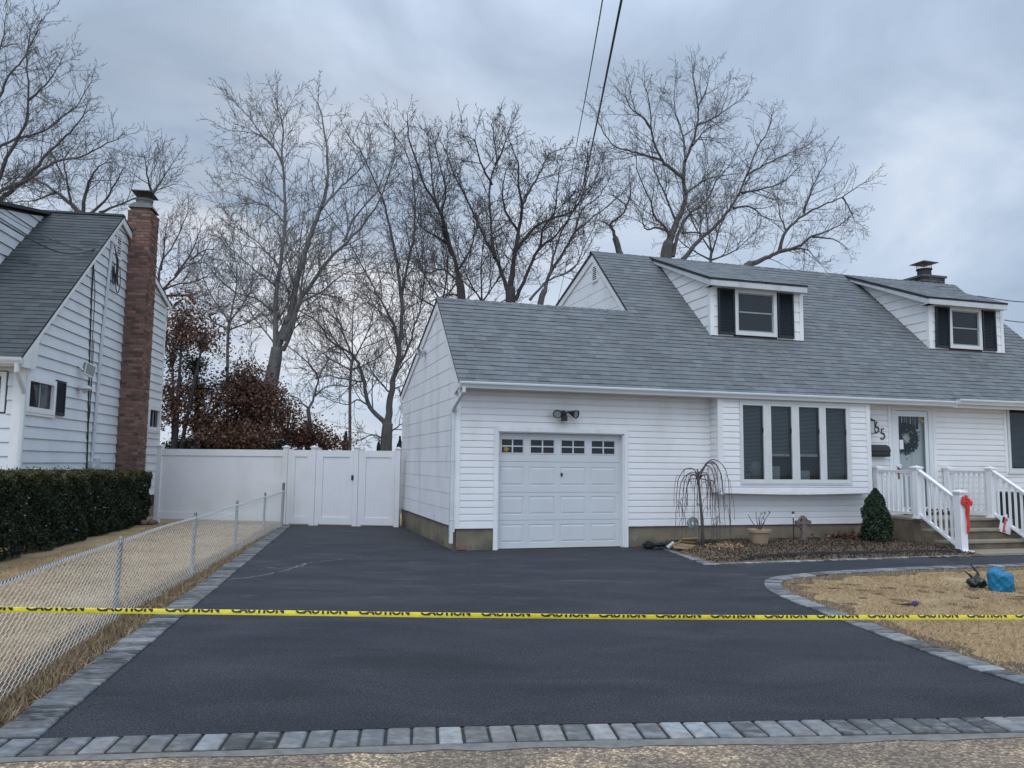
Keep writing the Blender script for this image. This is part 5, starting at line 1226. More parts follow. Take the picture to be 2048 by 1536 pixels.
# ---- chain link fence
def chain():
    y0, y1 = 3.6, 19.55; P = lambda s, z, o=0: Vector((FX(y0+s*cs)+o, y0+s*cs, z)); cs = 1/math.hypot(1, .150); Ln = (y1-y0)/cs
    e = empty('chain_link_fence', (FX(y0), y0, 0), 0, 'low chain link fence with grey posts running along the left of the driveway', 'fence')
    O = e.location
    m = MB(); wd, hh, z0, h = .056, .031, .03, .86; nz = int((h-z0)/hh); i = 0; rr = random.Random(2); r_ = .0023
    hgt = lambda s: float(np.interp(y0+s*cs, [3.6, 7.85, 12, 20], [.79, .80, .83, .86]))/.86-.008*math.sin(s*1.9)
    nI = int(Ln/wd)
    for i in range(nI):
        pts = []
        for k in range(nz+1):
            s = i*wd+(wd*.5+.003 if (k+i) % 2 else -wd*.5-.003)+wd/2; s += .008*math.sin(k*.5+i*.03)
            o = .004 if (k+i) % 2 else -.004; pts.append(P(s, (z0+k*hh)*hgt(s), o)-O)
        q = 4 if i < 90 else 3
        m.tube(pts, r_, q, cap=False)
        p = P(i*wd+wd/2, (z0+nz*hh)*hgt(i*wd), 0)-O; m.tube([p, p+Vector((.006, .01, .022)), p+Vector((-.006, .022, .02)), p+Vector((0, .03, -.008))], r_*1.25, 4)
    m.build('mesh', 'chain', e)
    t = MB(); pts = [P(s, (h-.015)*hgt(s), -.016)-O for s in [Ln*k/60 for k in range(61)]]; t.tube(pts, .009, 6); t.build('top_rail', 'fpost', e)
    for y, mt, hp, r2 in ((4.6, 'post', .79, .021), (7.85, 'post', .79, .021), (10.8, 'post', .85, .021), (13.7, 'post', .87, .021), (16.7, 'post', .89, .021), (19.5, 'fpost', 1.02, .032)):
        q = MB(); x = FX(y)-.03; q.tube([(x-O.x, y-O.y, -.05), (x-O.x+.01, y-O.y+.015, hp)], r2, 10); q.blob((x-O.x+.01, y-O.y+.015, hp), (r2*1.15, r2*1.15, .03), 10, 6, 0)
        for z in (.2, .45, .7): q.box(x-O.x-r2-.004, x-O.x+r2+.006, y-O.y-.006, y-O.y+.006, z, z+.012)
        q.build('post', mt, e)
chain()

# ================================================================= TREES
class TreeB:
    def __init__(s, seed): s.r = random.Random(seed); s.mb = MB()
    def rv(s):
        while True:
            v = Vector((s.r.uniform(-1, 1), s.r.uniform(-1, 1), s.r.uniform(-1, 1)))
            if .1 < v.length < 1: return v.normalized()
    def twig(s, p, d, Ln, r0, lvl, P):
        n = (5, 4, 3, 2)[min(lvl, 3)]; seg = Ln/n; pts = [p]; dd = d.copy(); w_ = P['wob']*(.65 if lvl < 2 else 1.1)
        for i in range(n):
            dd = (dd+s.rv()*w_+Vector((0, 0, P['up']*(.6 if lvl < 2 else 1)))).normalized(); pts.append(pts[-1]+dd*seg*s.r.uniform(.8, 1.2))
        rad = [max(r0*(1-.75*i/n), P['rmin']) for i in range(n+1)]
        s.mb.tube(pts, rad, (5, 4, 3, 3)[min(lvl, 3)], cap=False)
        if lvl >= P['lv']: return
        s.spawn(pts, rad, Ln, lvl, P, .18)
    def spawn(s, pts, rad, Ln, lvl, P, start, chl=None):
        acc = [0]
        for a, b in zip(pts, pts[1:]): acc.append(acc[-1]+(b-a).length)
        T = acc[-1]; sp = P['sp'][min(lvl, 3)]; q = T*start+s.r.uniform(0, sp)
        while q < T:
            i = 0
            while i < len(pts)-2 and acc[i+1] < q: i += 1
            t = (q-acc[i])/max(1e-6, acc[i+1]-acc[i]); p = pts[i].lerp(pts[i+1], t); ax = (pts[i+1]-pts[i]).normalized()
            side = s.rv(); side = (side-ax*side.dot(ax)); side.normalize(); side.z += .15
            a = R(s.r.uniform(28, 62)); d = (ax*math.cos(a)+side*math.sin(a)).normalized()
            L1 = (chl if chl else Ln*P['rat'])*s.r.uniform(.55, 1.15)*(1-.56*q/T)
            r_ = min(rad[min(i, len(rad)-1)]*.6, L1*P['rr'])
            s.twig(p, d, L1, max(r_, P['rmin']), lvl+1, P)
            q += sp*s.r.uniform(.6, 1.4)
        # terminal fan
        ax = (pts[-1]-pts[-2]).normalized()
        for k in range(2 if lvl else 3):
            d = (ax+s.rv()*.55).normalized(); L1 = (chl*.5 if chl else Ln*P['rat'])*s.r.uniform(.5, .9); s.twig(pts[-1], d, L1, max(rad[-1]*.8, P['rmin']), lvl+1, P)
TP = dict(wob=.34, up=.05, rat=.50, lv=3, sp=(.26, .17, .125, .14), rr=.012, rmin=.0062)
def smooth(P, k=4):
    Q = [P[0]]+P+[P[-1]]; o = []
    for i in range(1, len(Q)-2):
        for j in range(k):
            t = j/k; a, b, c, d = Q[i-1], Q[i], Q[i+1], Q[i+2]
            o.append(tuple(.5*((2*b[m])+(c[m]-a[m])*t+(2*a[m]-5*b[m]+4*c[m]-d[m])*t*t+(3*b[m]-a[m]-3*c[m]+d[m])*t*t*t) for m in range(len(a))))
    o.append(P[-1]); return o
def tree(name, label, cat, D, trunk, limbs, bark, seed, ch=2.6, PP=None, dd=3.0, group='bare trees behind the houses', start=.12, base=None):
    """trunk/limbs: traced (px, py); each limb = (r0 px, r1 px, points). Depth wanders so that the crown has volume."""
    P = dict(TP); P.update(PP or {}); tb = TreeB(seed); r = tb.r; S = D/F_PX
    b0 = at(trunk[2][0][0], trunk[2][0][1], D); root = Vector((b0.x if base is None else base, D, 0))
    e = empty(name, root, 0, label, cat, group)
    # trunk
    tm = MB(); r0, r1, pts = trunk; p3 = [at(x, y, D) for x, y in pts]
    if p3[0].z > .3: p3 = [Vector((root.x, D, -.1))]+p3
    else: p3[0].z = -.1
    p3 = [Vector(q) for q in smooth([tuple(q) for q in p3], 3)]; k = len(p3)
    rad = [(r0+(r1-r0)*i/(k-1))*S for i in range(k)]; rad[0] *= 1.25
    tm.tube([q-root for q in p3], rad, 10)
    tm.build('trunk', bark, e, smooth=True)
    lm = MB(); tb.mb = lm
    for (ra, rb, pts) in limbs:
        pp = smooth([(float(x), float(y)) for x, y in pts], 4); k = len(pp)
        z1 = r.uniform(-dd, dd); ph = r.uniform(0, 6); ax = r.uniform(.05, .18)
        q3 = []
        for i, (x, y) in enumerate(pp):
            t = i/(k-1); q3.append(at(x, y, D+z1*t**1.2+ax*math.sin(ph+5*t)*t)-root+(tb.rv()*.03 if 0 < i < k-1 else Vector()))
        ln = sum((b-a).length for a, b in zip(q3, q3[1:]))
        rd = [max(.01, .84*(ra+(rb*.6-ra)*(i/(k-1))**.55)*S) for i in range(k)]
        lm.tube(q3, rd, 7, cap=False)
        tb.spawn(q3, rd, ln, 0, P, start, ch)
    lm.build('crown', bark, e)
    return e
tree('bare_tree', 'tall pale bare tree with three long stems rising behind the white fence', 'tree', 30, (20, 11, [(513, 925), (522, 860), (537, 790), (549, 730), (554, 695)]),
 [(10, 2, [(541, 760), (550, 715), (551, 640), (553, 600), (561, 519), (570, 450), (568, 375), (565, 330), (564, 294), (565, 249), (555, 212)]),
  (15, 2.2, [(540, 765), (553, 705), (568, 660), (582, 623), (600, 540), (618, 480), (633, 438), (648, 396), (656, 360), (653, 300), (645, 240), (636, 208)]),
  (9, 2, [(566, 680), (585, 640), (597, 608), (624, 566), (659, 516), (698, 480), (728, 447), (758, 402), (779, 348), (791, 300)]),
  (6, 1.6, [(566, 700), (585, 655), (600, 590), (611, 520), (625, 470)]),
  (4, 1.4, [(645, 414), (677, 378), (704, 354), (731, 324), (743, 285)]), (4, 1.4, [(686, 484), (713, 430), (749, 390), (768, 345)]),
  (3.5, 1.2, [(565, 330), (546, 294), (528, 276), (510, 249), (480, 216)]), (3, 1.2, [(561, 318), (540, 285), (510, 267), (462, 261)]),
  (3.5, 1.2, [(558, 535), (549, 522), (510, 480), (480, 459), (453, 450)]), (3.5, 1.2, [(570, 444), (534, 414), (492, 396), (450, 384)]), (3, 1.2, [(569, 405), (540, 380), (510, 362), (462, 344)]),
  (3, 1.2, [(552, 575), (528, 554), (492, 525), (459, 495)]), (3, 1.2, [(549, 625), (510, 596), (468, 584), (432, 551)]), (2.5, 1, [(550, 690), (510, 640), (480, 600), (440, 620)]),
  (3, 1.2, [(600, 606), (640, 585), (689, 548), (728, 544), (760, 530)]), (3, 1, [(556, 640), (590, 570), (598, 500), (612, 380)]), (2.5, 1, [(543, 745), (515, 738), (490, 730), (470, 745)])],
 'bark2', 11, 2.4)
tree('bare_tree', 'dark bare tree forking low behind the white gate beside the garage', 'tree', 31, (14, 10, [(772, 925), (772, 898), (774, 862), (776, 846)]),
 [(10, 2, [(776, 850), (781, 800), (786, 764), (795, 728), (801, 676), (804, 617), (798, 559), (791, 503), (779, 450), (767, 402), (749, 360), (725, 309), (698, 272)]),
  (8.5, 2, [(775, 850), (766, 843), (739, 813), (728, 764), (716, 726), (700, 704), (663, 685), (637, 646), (593, 617)]),
  (5, 1.5, [(798, 715), (790, 660), (780, 632), (755, 590), (739, 559), (698, 485), (650, 420)]),
  (5, 1.5, [(803, 640), (806, 570), (824, 495), (830, 441), (824, 345), (803, 291), (773, 249)]), (4, 1.2, [(795, 735), (815, 700), (830, 650), (845, 600), (850, 520), (842, 440)]),
  (3.5, 1.2, [(783, 790), (760, 765), (740, 740)]), (3, 1.2, [(776, 870), (800, 850), (815, 845)]), (3, 1.2, [(770, 880), (745, 870), (720, 880)]), (3, 1.2, [(728, 764), (700, 760), (660, 752), (620, 760)]),
  (3, 1.1, [(738, 812), (715, 800), (690, 810), (660, 800)]), (3, 1.1, [(785, 780), (800, 772), (812, 774)]), (3, 1.1, [(700, 704), (680, 650), (660, 600), (655, 560)]), (3.5, 1.1, [(790, 745), (815, 720), (840, 690)])],
 'bark', 12, 2.3, PP=dict(wob=.28))
tree('bare_tree', 'broad bare tree fanning out above the garage ridge', 'tree', 36, (12, 10, [(1021, 700), (1021, 601), (1021, 575)]),
 [(9, 2, [(1021, 578), (1025, 540), (1029, 515), (1038, 458), (1043, 412), (1038, 372), (1036, 329), (1029, 308)]),
  (7, 1.8, [(1020, 590), (1012, 572), (995, 524), (983, 501), (960, 458), (935, 400), (909, 349), (897, 315), (883, 286)]),
  (5, 1.8, [(990, 515), (984, 480), (982, 458), (979, 372), (992, 323), (990, 286), (983, 250)]), (3.5, 1.4, [(984, 370), (960, 323), (952, 286), (932, 272)]), (3.5, 1.3, [(990, 330), (1005, 300), (1012, 275)]),
  (5, 1.5, [(1032, 500), (1069, 455), (1104, 438), (1150, 418), (1170, 372), (1181, 338)]), (4.5, 1.4, [(1043, 415), (1058, 383), (1084, 338), (1098, 309), (1127, 298)]),
  (6, 1.6, [(1030, 600), (1052, 552), (1075, 501), (1107, 475), (1138, 435), (1164, 378), (1175, 326)]), (4, 1.4, [(1080, 497), (1086, 458), (1109, 423), (1115, 372), (1120, 330)]), (4, 1.4, [(1036, 460), (1010, 420), (1005, 370), (1018, 330)])],
 'bark3', 13, 2.3, PP=dict(wob=.38, sp=(.27, .17, .12, .2), rmin=.0075))
tree('bare_tree', 'slender bare tree leaning left between the two broad crowns above the garage ridge', 'tree', 38, (10, 8, [(926, 700), (923, 592), (918, 560)]),
 [(7, 1.8, [(919, 565), (912, 530), (895, 472), (877, 415), (849, 369), (831, 315), (817, 272), (815, 245)]), (5, 1.5, [(905, 510), (890, 470), (884, 430), (892, 380), (880, 330), (868, 285)]),
  (4, 1.4, [(900, 490), (868, 470), (840, 450), (822, 400)]), (4, 1.4, [(890, 455), (868, 385), (862, 330), (855, 270)]), (3.5, 1.3, [(915, 560), (885, 540), (850, 545), (820, 520)]), (3.5, 1.3, [(915, 540), (940, 500), (948, 460), (945, 420)]), (3, 1.2, [(920, 590), (890, 590), (850, 610)])],
 'bark3', 14, 2.2, PP=dict(wob=.38, sp=(.27, .17, .12, .2), rmin=.0075))
tree('bare_tree', 'low spreading bare tree leaning right towards the power lines behind the upper gable', 'tree', 35, (8, 6, [(1075, 700), (1081, 607), (1090, 580)]),
 [(6, 1.5, [(1088, 585), (1098, 552), (1124, 509), (1150, 466), (1181, 438), (1215, 412), (1247, 383)]), (4, 1.2, [(1060, 600), (1084, 572), (1104, 558), (1130, 547), (1158, 524), (1190, 470)]), (4, 1.3, [(1100, 548), (1110, 500), (1130, 450), (1160, 400), (1195, 350), (1205, 310)]), (3, 1.1, [(1150, 466), (1165, 420), (1200, 390), (1222, 350)]), (3, 1.1, [(1120, 550), (1150, 535), (1165, 500), (1185, 460)])],
 'bark', 15, 1.9, PP=dict(wob=.3))
tree('bare_tree', 'small crooked bare tree just left of the big one above the house ridge', 'tree', 37, (7, 6, [(1243, 560), (1238, 504), (1230, 475)]),
 [(5, 1.8, [(1231, 478), (1225, 458), (1221, 449), (1232, 438), (1245, 428), (1253, 412), (1240, 402), (1228, 392)]), (3, 1.2, [(1227, 462), (1210, 445), (1198, 440)]), (3, 1.2, [(1250, 415), (1262, 390), (1258, 360)])],
 'bark', 16, 1.4, PP=dict(wob=.42))
tree('bare_tree', 'large bare tree with a rounded crown standing highest above the house ridge', 'tree', 40, (14, 11, [(1330, 600), (1332, 513), (1338, 485)]),
 [(11, 2.2, [(1338, 487), (1345, 465), (1353, 446), (1363, 421), (1371, 392), (1367, 354), (1371, 319), (1385, 287), (1396, 240), (1394, 195), (1386, 150)]),
  (6, 1.6, [(1367, 356), (1340, 335), (1323, 319), (1307, 281), (1302, 252), (1299, 205), (1290, 175)]), (4, 1.4, [(1323, 320), (1286, 309), (1258, 302), (1223, 287), (1198, 246), (1192, 228)]), (4, 1.3, [(1303, 258), (1285, 235), (1262, 215), (1250, 190)]),
  (5, 1.4, [(1339, 478), (1331, 455), (1309, 433), (1302, 405), (1277, 348), (1271, 309)]), (4, 1.3, [(1334, 462), (1312, 456), (1290, 457), (1280, 427), (1245, 379)]), (3.5, 1.3, [(1350, 438), (1328, 386), (1309, 341), (1303, 305)]),
  (6, 1.5, [(1345, 513), (1356, 468), (1378, 430), (1413, 401), (1432, 363), (1455, 335)]), (6.5, 1.6, [(1365, 520), (1398, 481), (1423, 459), (1451, 430), (1467, 405), (1483, 376), (1499, 335), (1518, 290), (1536, 262), (1543, 232)]),
  (3.5, 1.3, [(1483, 386), (1521, 379), (1566, 363), (1601, 332)]), (3.5, 1.2, [(1467, 417), (1499, 413), (1531, 436), (1565, 443)]), (3.5, 1.2, [(1493, 351), (1531, 329), (1578, 306), (1618, 288)]), (3.5, 1.2, [(1370, 388), (1404, 363), (1436, 352), (1477, 348)]),
  (3.5, 1.2, [(1395, 250), (1420, 240), (1451, 221), (1480, 200)]), (3.5, 1.2, [(1371, 320), (1366, 270), (1352, 230), (1348, 190), (1352, 160)]), (3.5, 1.2, [(1385, 290), (1412, 260), (1440, 245)]), (3, 1.2, [(1396, 215), (1412, 180), (1418, 150)]), (3, 1.1, [(1365, 465), (1400, 465), (1418, 470)])],
 'bark', 17, 2.5, PP=dict(wob=.4, sp=(.30, .20, .14, .2)))
tree('bare_tree', 'low bare tree spreading right behind the roof between the two dormers', 'tree', 39, (9, 8, [(1480, 600), (1490, 540), (1502, 528)]),
 [(8, 1.6, [(1500, 529), (1531, 516), (1559, 503), (1594, 494), (1626, 471), (1658, 462), (1692, 440)]), (5.5, 1.4, [(1559, 502), (1572, 462), (1607, 430), (1645, 411), (1683, 395), (1725, 367)]), (4, 1.3, [(1607, 427), (1617, 395), (1632, 360), (1652, 325)]),
  (3.5, 1.1, [(1626, 474), (1664, 478), (1692, 495)]), (3.5, 1.1, [(1556, 505), (1610, 498), (1638, 525)]), (3, 1.1, [(1685, 395), (1700, 420), (1712, 445)]), (3, 1.1, [(1572, 462), (1560, 430), (1555, 390)])],
 'bark', 18, 2.1, PP=dict(wob=.4, sp=(.29, .2, .14, .2)))
tree('bare_tree', 'very tall bare tree reaching in from the left edge above the neighbouring roof', 'tree', 34, (20, 15, [(-150, 900), (-120, 640), (-100, 540)]),
 [(11, 2.5, [(-100, 545), (-60, 460), (0, 401), (36, 371), (69, 339), (102, 300), (141, 264), (168, 228)]), (8, 1.8, [(-90, 500), (-40, 420), (0, 383), (60, 356), (111, 323), (162, 315), (192, 297), (234, 279)]),
  (8, 2, [(-80, 470), (-30, 400), (0, 353), (18, 306), (39, 270), (54, 234), (57, 180), (54, 120), (60, 60)]), (6, 1.6, [(-70, 380), (-30, 320), (0, 294), (36, 276), (84, 264), (126, 234), (156, 207), (182, 165)]),
  (6, 1.6, [(-70, 300), (-20, 230), (0, 192), (18, 150), (45, 120), (66, 80), (78, 48)]), (5, 1.4, [(-60, 200), (-20, 130), (5, 80), (12, 30)]), (4, 1.3, [(100, 302), (120, 340), (130, 370)]), (4, 1.2, [(57, 200), (90, 170), (120, 130)])],
 'bark', 19, 2.5, PP=dict(sp=(.29, .19, .14, .2)), base=-11.0-8)
tree('bare_tree', 'bare tree with arching limbs directly behind the neighbouring roof ridge', 'tree', 37, (12, 10, [(172, 900), (168, 520), (163, 428)]),
 [(8, 1.6, [(162, 430), (141, 407), (111, 383), (75, 360), (45, 354), (10, 360)]), (6, 1.5, [(165, 428), (174, 375), (192, 339), (212, 325)]), (5, 1.4, [(178, 430), (210, 401), (237, 354), (252, 330)]), (4.5, 1.3, [(200, 425), (222, 416), (258, 401), (300, 386), (345, 369)]),
  (4, 1.2, [(303, 388), (294, 350), (288, 312)]), (4, 1.2, [(304, 388), (328, 354), (347, 322)]), (4, 1.2, [(141, 407), (134, 360), (128, 320), (150, 290)]), (4, 1.2, [(111, 385), (70, 400), (20, 405)])],
 'bark', 20, 2.2)
tree('bare_tree', 'fine reddish bare tree just right of the brick chimney', 'tree', 42, (8, 6, [(305, 900), (312, 650), (317, 590)]),
 [(5, 1.3, [(317, 592), (327, 578), (346, 558), (371, 533), (401, 519), (421, 479)]), (4, 1.2, [(317, 590), (322, 528), (346, 491), (371, 437), (376, 408)]), (4, 1.2, [(320, 592), (359, 590), (396, 598), (432, 615)]), (3.5, 1.2, [(350, 552), (386, 499), (401, 455)]), (3.5, 1.2, [(322, 582), (350, 570), (400, 560), (440, 530)]), (3, 1.1, [(380, 520), (410, 500), (440, 500)]), (3, 1.1, [(322, 540), (330, 480), (335, 440)])],
 'bark4', 21, 2.1, PP=dict(sp=(.26, .18, .14, .2)))
tree('bare_tree', 'thin young bare tree forking in the gap left of the dark forked tree', 'tree', 38, (5, 4, [(624, 925), (622, 866), (616, 819)]),
 [(4, 1.2, [(616, 820), (628, 793), (637, 758), (652, 728), (669, 699), (684, 660)]), (3, 1, [(616, 816), (593, 796), (576, 790)]), (3.2, 1, [(635, 757), (622, 731), (593, 705), (575, 690)]), (2.5, 1, [(628, 793), (660, 770), (700, 775)])],
 'bark', 22, 1.5)
# fine brushy background growth low behind the garage
for i, (x, y, D, s, lab) in enumerate(((880, 600, 46, 31, 'thin brushy bare tree low behind the left half of the garage ridge'), (960, 600, 47, 32, 'thin brushy bare tree low behind the middle of the garage ridge'), (700, 720, 50, 33, 'pale brushy bare tree in the distance between the two forked trees'), (455, 640, 52, 34, 'pale distant bare tree above the brown leaved oaks'), (1420, 500, 48, 35, 'small distant bare tree behind the ridge below the big rounded crown'))):
    tree('bare_tree', lab, 'tree', D, (3.2, 2.8, [(x, 925), (x, y+60), (x+4, y)]), [(2.8, .9, [(x+4, y+5), (x+rnd.uniform(-50, -30), y-60), (x+rnd.uniform(-80, -50), y-130)]), (2.8, .9, [(x+4, y+5), (x+rnd.uniform(-10, 20), y-80), (x+rnd.uniform(-20, 20), y-170)]), (2.8, .9, [(x+4, y+5), (x+rnd.uniform(25, 50), y-60), (x+rnd.uniform(50, 80), y-120)]), (3, 1, [(x+2, y+20), (x-50, y-10), (x-95, y-50)]), (3, 1, [(x+2, y+20), (x+50, y), (x+95, y-40)])],
         'bark3' if i < 2 else 'bark', s, 2.8, PP=dict(sp=(.26, .17, .14, .2), rmin=.007))
# ---- leafy shrubs and oaks
def leafy(name, label, cat, D, base, ell, nleaf, size, leaf, bark, seed, clump=.35, group=None, trunk_r=.09, dz=1.2, ncl=None):
    rr = np.random.default_rng(seed); r = random.Random(seed); b = at(base[0], base[1], D); root = Vector((b.x, D, 0)); e = empty(name, root, 0, label, cat, group)
    m = MB(); top = min(ell, key=lambda q: q[1]); P = []
    tops = []
    for (x, y, rx, ry, wgt) in ell:
        c = at(x, y, D+r.uniform(-dz, dz)*.6)-root; S = D/F_PX; tops.append(c)
        nc = int((ncl or 26)*wgt); k = int(nleaf*wgt/nc)
        for j in range(nc):
            v = rr.normal(size=3); v /= np.linalg.norm(v); v *= rr.random()**.4
            cc = Vector((c.x+v[0]*rx*S, c.y+v[1]*max(rx, ry)*S*.8, c.z+v[2]*ry*S))
            q = rr.normal(0, clump, size=(k, 3))*np.array([1, 1, .6])+np.array(tuple(cc)); P.append(q)
            mid = c.lerp(cc, .5)+Vector((0, 0, -.1)); m.tube([c*.9+Vector((0, 0, -.1)), mid, cc], [.02, .014, .006], 3, cap=False)
    t = MB()
    for c in tops:
        t.tube([Vector((r.uniform(-.1, .1), 0, -.05)), Vector((c.x*.4, c.y*.4, c.z*.5)), c], [trunk_r, trunk_r*.7, trunk_r*.3], 7)
    t.build('trunk', bark, e, smooth=True); m.build('branches', bark, e)
    P = np.concatenate(P); P = P[P[:, 2] > .05]; quadcloud('leaves', P, rr.uniform(.6, 1.3, len(P))*size, leaf, e)
    return e
G2 = 'brown leaved oaks and evergreens behind the white fence'
leafy('evergreen_tree', 'dark conical evergreen among the brown leaved oaks behind the fence', 'evergreen', 28.3, (392, 925), [(392, 735, 20, 32, .3), (398, 785, 26, 34, .4), (405, 840, 26, 36, .4)], 3800, .085, 'cedar', 'bark3', 41, .16, G2, ncl=70)
leafy('evergreen_tree', 'dark evergreen mass low between the brown oaks and the tall bare trunk', 'evergreen', 28.5, (470, 925), [(470, 800, 10, 22, .10), (455, 850, 20, 24, .2), (500, 884, 50, 12, .4), (430, 888, 50, 10, .3)], 3400, .085, 'cedar', 'bark3', 42, .16, G2, ncl=70)
leafy('oak_tree', 'oak holding dry brown leaves close to the neighbouring house corner', 'oak', 27, (350, 925), [(365, 640, 48, 55, .5), (345, 700, 24, 45, .3), (410, 665, 55, 45, .3), (350, 800, 34, 70, .6), (415, 850, 50, 40, .35), (440, 790, 36, 36, .3)], 3600, .105, 'oakl', 'bark3', 43, .32, G2, ncl=70)
leafy('oak_tree', 'oak holding dry brown leaves in front of the tall bare trunk', 'oak', 28, (500, 925), [(490, 755, 28, 25, .4), (500, 790, 40, 25, .6), (505, 835, 50, 35, 1), (470, 870, 80, 22, .9), (540, 800, 22, 30, .25)], 4200, .105, 'oakl', 'bark3', 44, .32, G2, ncl=70)
leafy('oak_tree', 'low brown leaved oak right of the tall bare trunk', 'oak', 31, (590, 925), [(575, 850, 35, 32, .6), (600, 875, 55, 22, 1), (560, 820, 22, 20, .2), (655, 885, 35, 12, .35), (630, 860, 25, 15, .25)], 2300, .105, 'oakl', 'bark3', 45, .3, G2, ncl=60)
leafy('evergreen_shrub', 'dark clipped evergreen shrub just above the long white fence panel', 'shrub', 29, (420, 925), [(370, 890, 40, 14, .8), (440, 892, 60, 12, 1), (530, 893, 50, 10, .8)], 4200, .08, 'cedar', 'bark3', 46, .12, G2, ncl=50)
def conifer(x, ytop, D, label, h, s):
    b = at(x, ytop, D); e = empty('conifer', (b.x, D, 0), 0, label, 'conifer', 'small far conifers beyond the fence'); H_ = b.z
    t = MB(); t.tube([(0, 0, -.05), (0, 0, H_*.97)], [.16, .02], 6); t.build('trunk', 'bark3', e); n = 5200; r_ = NR.random(n); z = H_*(1-r_**.6*.95); tier = .75+.25*np.sin(z*7)
    rad = (H_-z)*h*tier*NR.random(n)**.35; a = NR.uniform(0, 6.28, n); P = np.stack([rad*np.cos(a), rad*np.sin(a), z-rad*.25], 1); quadcloud('foliage', P, .2, 'conif', e)
conifer(692, 862, 58, 'blue green spruce tip showing above the white gate post', .30, 1)
conifer(800, 872, 62, 'small spruce tip showing just left of the garage corner', .28, 2)
conifer(757, 884, 64, 'tiny spruce tip behind the forked trunk above the gate', .30, 3)

# ================================================================= SMALL THINGS IN THE BED AND ON THE LAWN
def arb():
    e = empty('arborvitae', H(8.27, -.92, .05), HT, 'dense conical evergreen shrub left of the stoop', 'shrub'); Hh = 1.10
    t = MB(); t.tube([(0, 0, -.05), (0, 0, 1.0)], [.03, .01], 6); t.blob((0, 0, .48), (.15, .15, .42), 12, 8, .12); t.build('stem', 'dark', e)
    n = 15000; z = Hh*NR.random(n)**1.05; prof = np.interp(z/Hh, [0, .12, .35, .6, .8, .93, 1], [.21, .255, .265, .225, .15, .07, .015]); a = NR.uniform(0, 6.28, n)
    prof = prof*.93; lump = 1+.13*np.sin(a*3+z*9)+.11*np.sin(a*5-z*17)+.07*np.sin(a*9+z*31); rad = prof*lump*NR.uniform(.72, 1.12, n); P = np.stack([rad*np.cos(a), rad*np.sin(a), z], 1)
    quadcloud('foliage', P, NR.uniform(.025, .055, n), 'arb', e)
arb()
def weeping():
    o = H(4.40, -.92, .08); e = empty('weeping_tree', o, HT, 'small leafless weeping tree with hanging twigs before the siding', 'tree'); r = random.Random(12)
    t = MB(); t.tube([(.03, 0, -.08), (.02, 0, .35), (-.01, 0, .8), (-.05, 0, 1.25), (-.07, 0, 1.42)], [.034, .028, .024, .02, .013], 8); t.build('trunk', 'weep', e, smooth=True)
    b = MB(); top = Vector((-.065, 0, 1.36))
    arms = [(-.50, .0, 1.40, .18), (-.44, -.12, 1.33, .2), (-.40, .1, 1.30, .6), (-.25, -.2, 1.32, .25), (-.22, .14, 1.28, .7), (-.14, -.1, 1.3, .75), (.14, -.16, 1.30, .3), (.2, .12, 1.28, .55), (.30, -.1, 1.50, .3), (.36, .1, 1.45, .2), (.42, -.05, 1.52, .7), (.50, .06, 1.50, .35), (.56, -.04, 1.55, .22), (.30, .18, 1.33, .25), (-.3, .05, 1.22, .35), (.24, -.2, 1.2, .4)]
    for (x, y, zt, zb) in arms:
        end = Vector((x*1.08+r.uniform(-.03, .05), y*1.1, zb+r.uniform(-.08, .08)))
        s = top+Vector((0, 0, r.uniform(-.25, .02)))
        pts = [s, Vector((x*.30, y*.3, zt+.02)), Vector((x*.68, y*.7, zt)), Vector((x*.93, y*.95, zt-.2)), Vector((x*1.0, y, zt-.5)), Vector((x*1.03, y, (zt-.5+zb)/2)), end]
        P = catmull([tuple(p) for p in pts], 5); n = len(P); P = [p+Vector((r.gauss(0, .004), r.gauss(0, .004), 0)) for p in P]
        b.tube(P, [.0105*(1-.65*i/n) for i in range(n)], 5)
        for i in range(8, n-1):
            if r.random() < .5: v = Vector((r.uniform(-1, 1), r.uniform(-1, 1), r.uniform(-.4, .8))).normalized()*r.uniform(.015, .035); b.tube([P[i], P[i]+v], [.004, .002], 3)
            if r.random() < .16:
                q = P[i]; d = Vector((r.uniform(-.12, .12), r.uniform(-.1, .1), 0)); L_ = r.uniform(.2, .55); pp = [q, q+d*.6+Vector((0, 0, -.02)), q+d+Vector((0, 0, -L_*.5)), q+d*1.05+Vector((0, 0, -L_))]; pp[-1].z = max(pp[-1].z, .1); b.tube([tuple(w_) for w_ in catmull([tuple(k) for k in pp], 4)], .0042, 4)
    b.build('branches', 'weep', e)
    w_ = empty('hanging_ornament', H(4.18, -1.0, .52), HT, 'round grey wire ornament hanging in the weeping tree', 'ornament'); m = MB()
    for k in range(7):
        rr_ = .03+.014*k; m.tube([(rr_*math.cos(a), .01*math.sin(a*3+k), rr_*math.sin(a)) for a in [2*math.pi*j/18 for j in range(19)]], .006, 5)
    m.tube([(0, 0, .12), (0, 0, .33)], .003, 4); m.build('rings', 'ornament', w_)
M['weep'] = mat('purplish_bark', (.10, .075, .078), .9, .25, 9, bump=.4)
weeping()
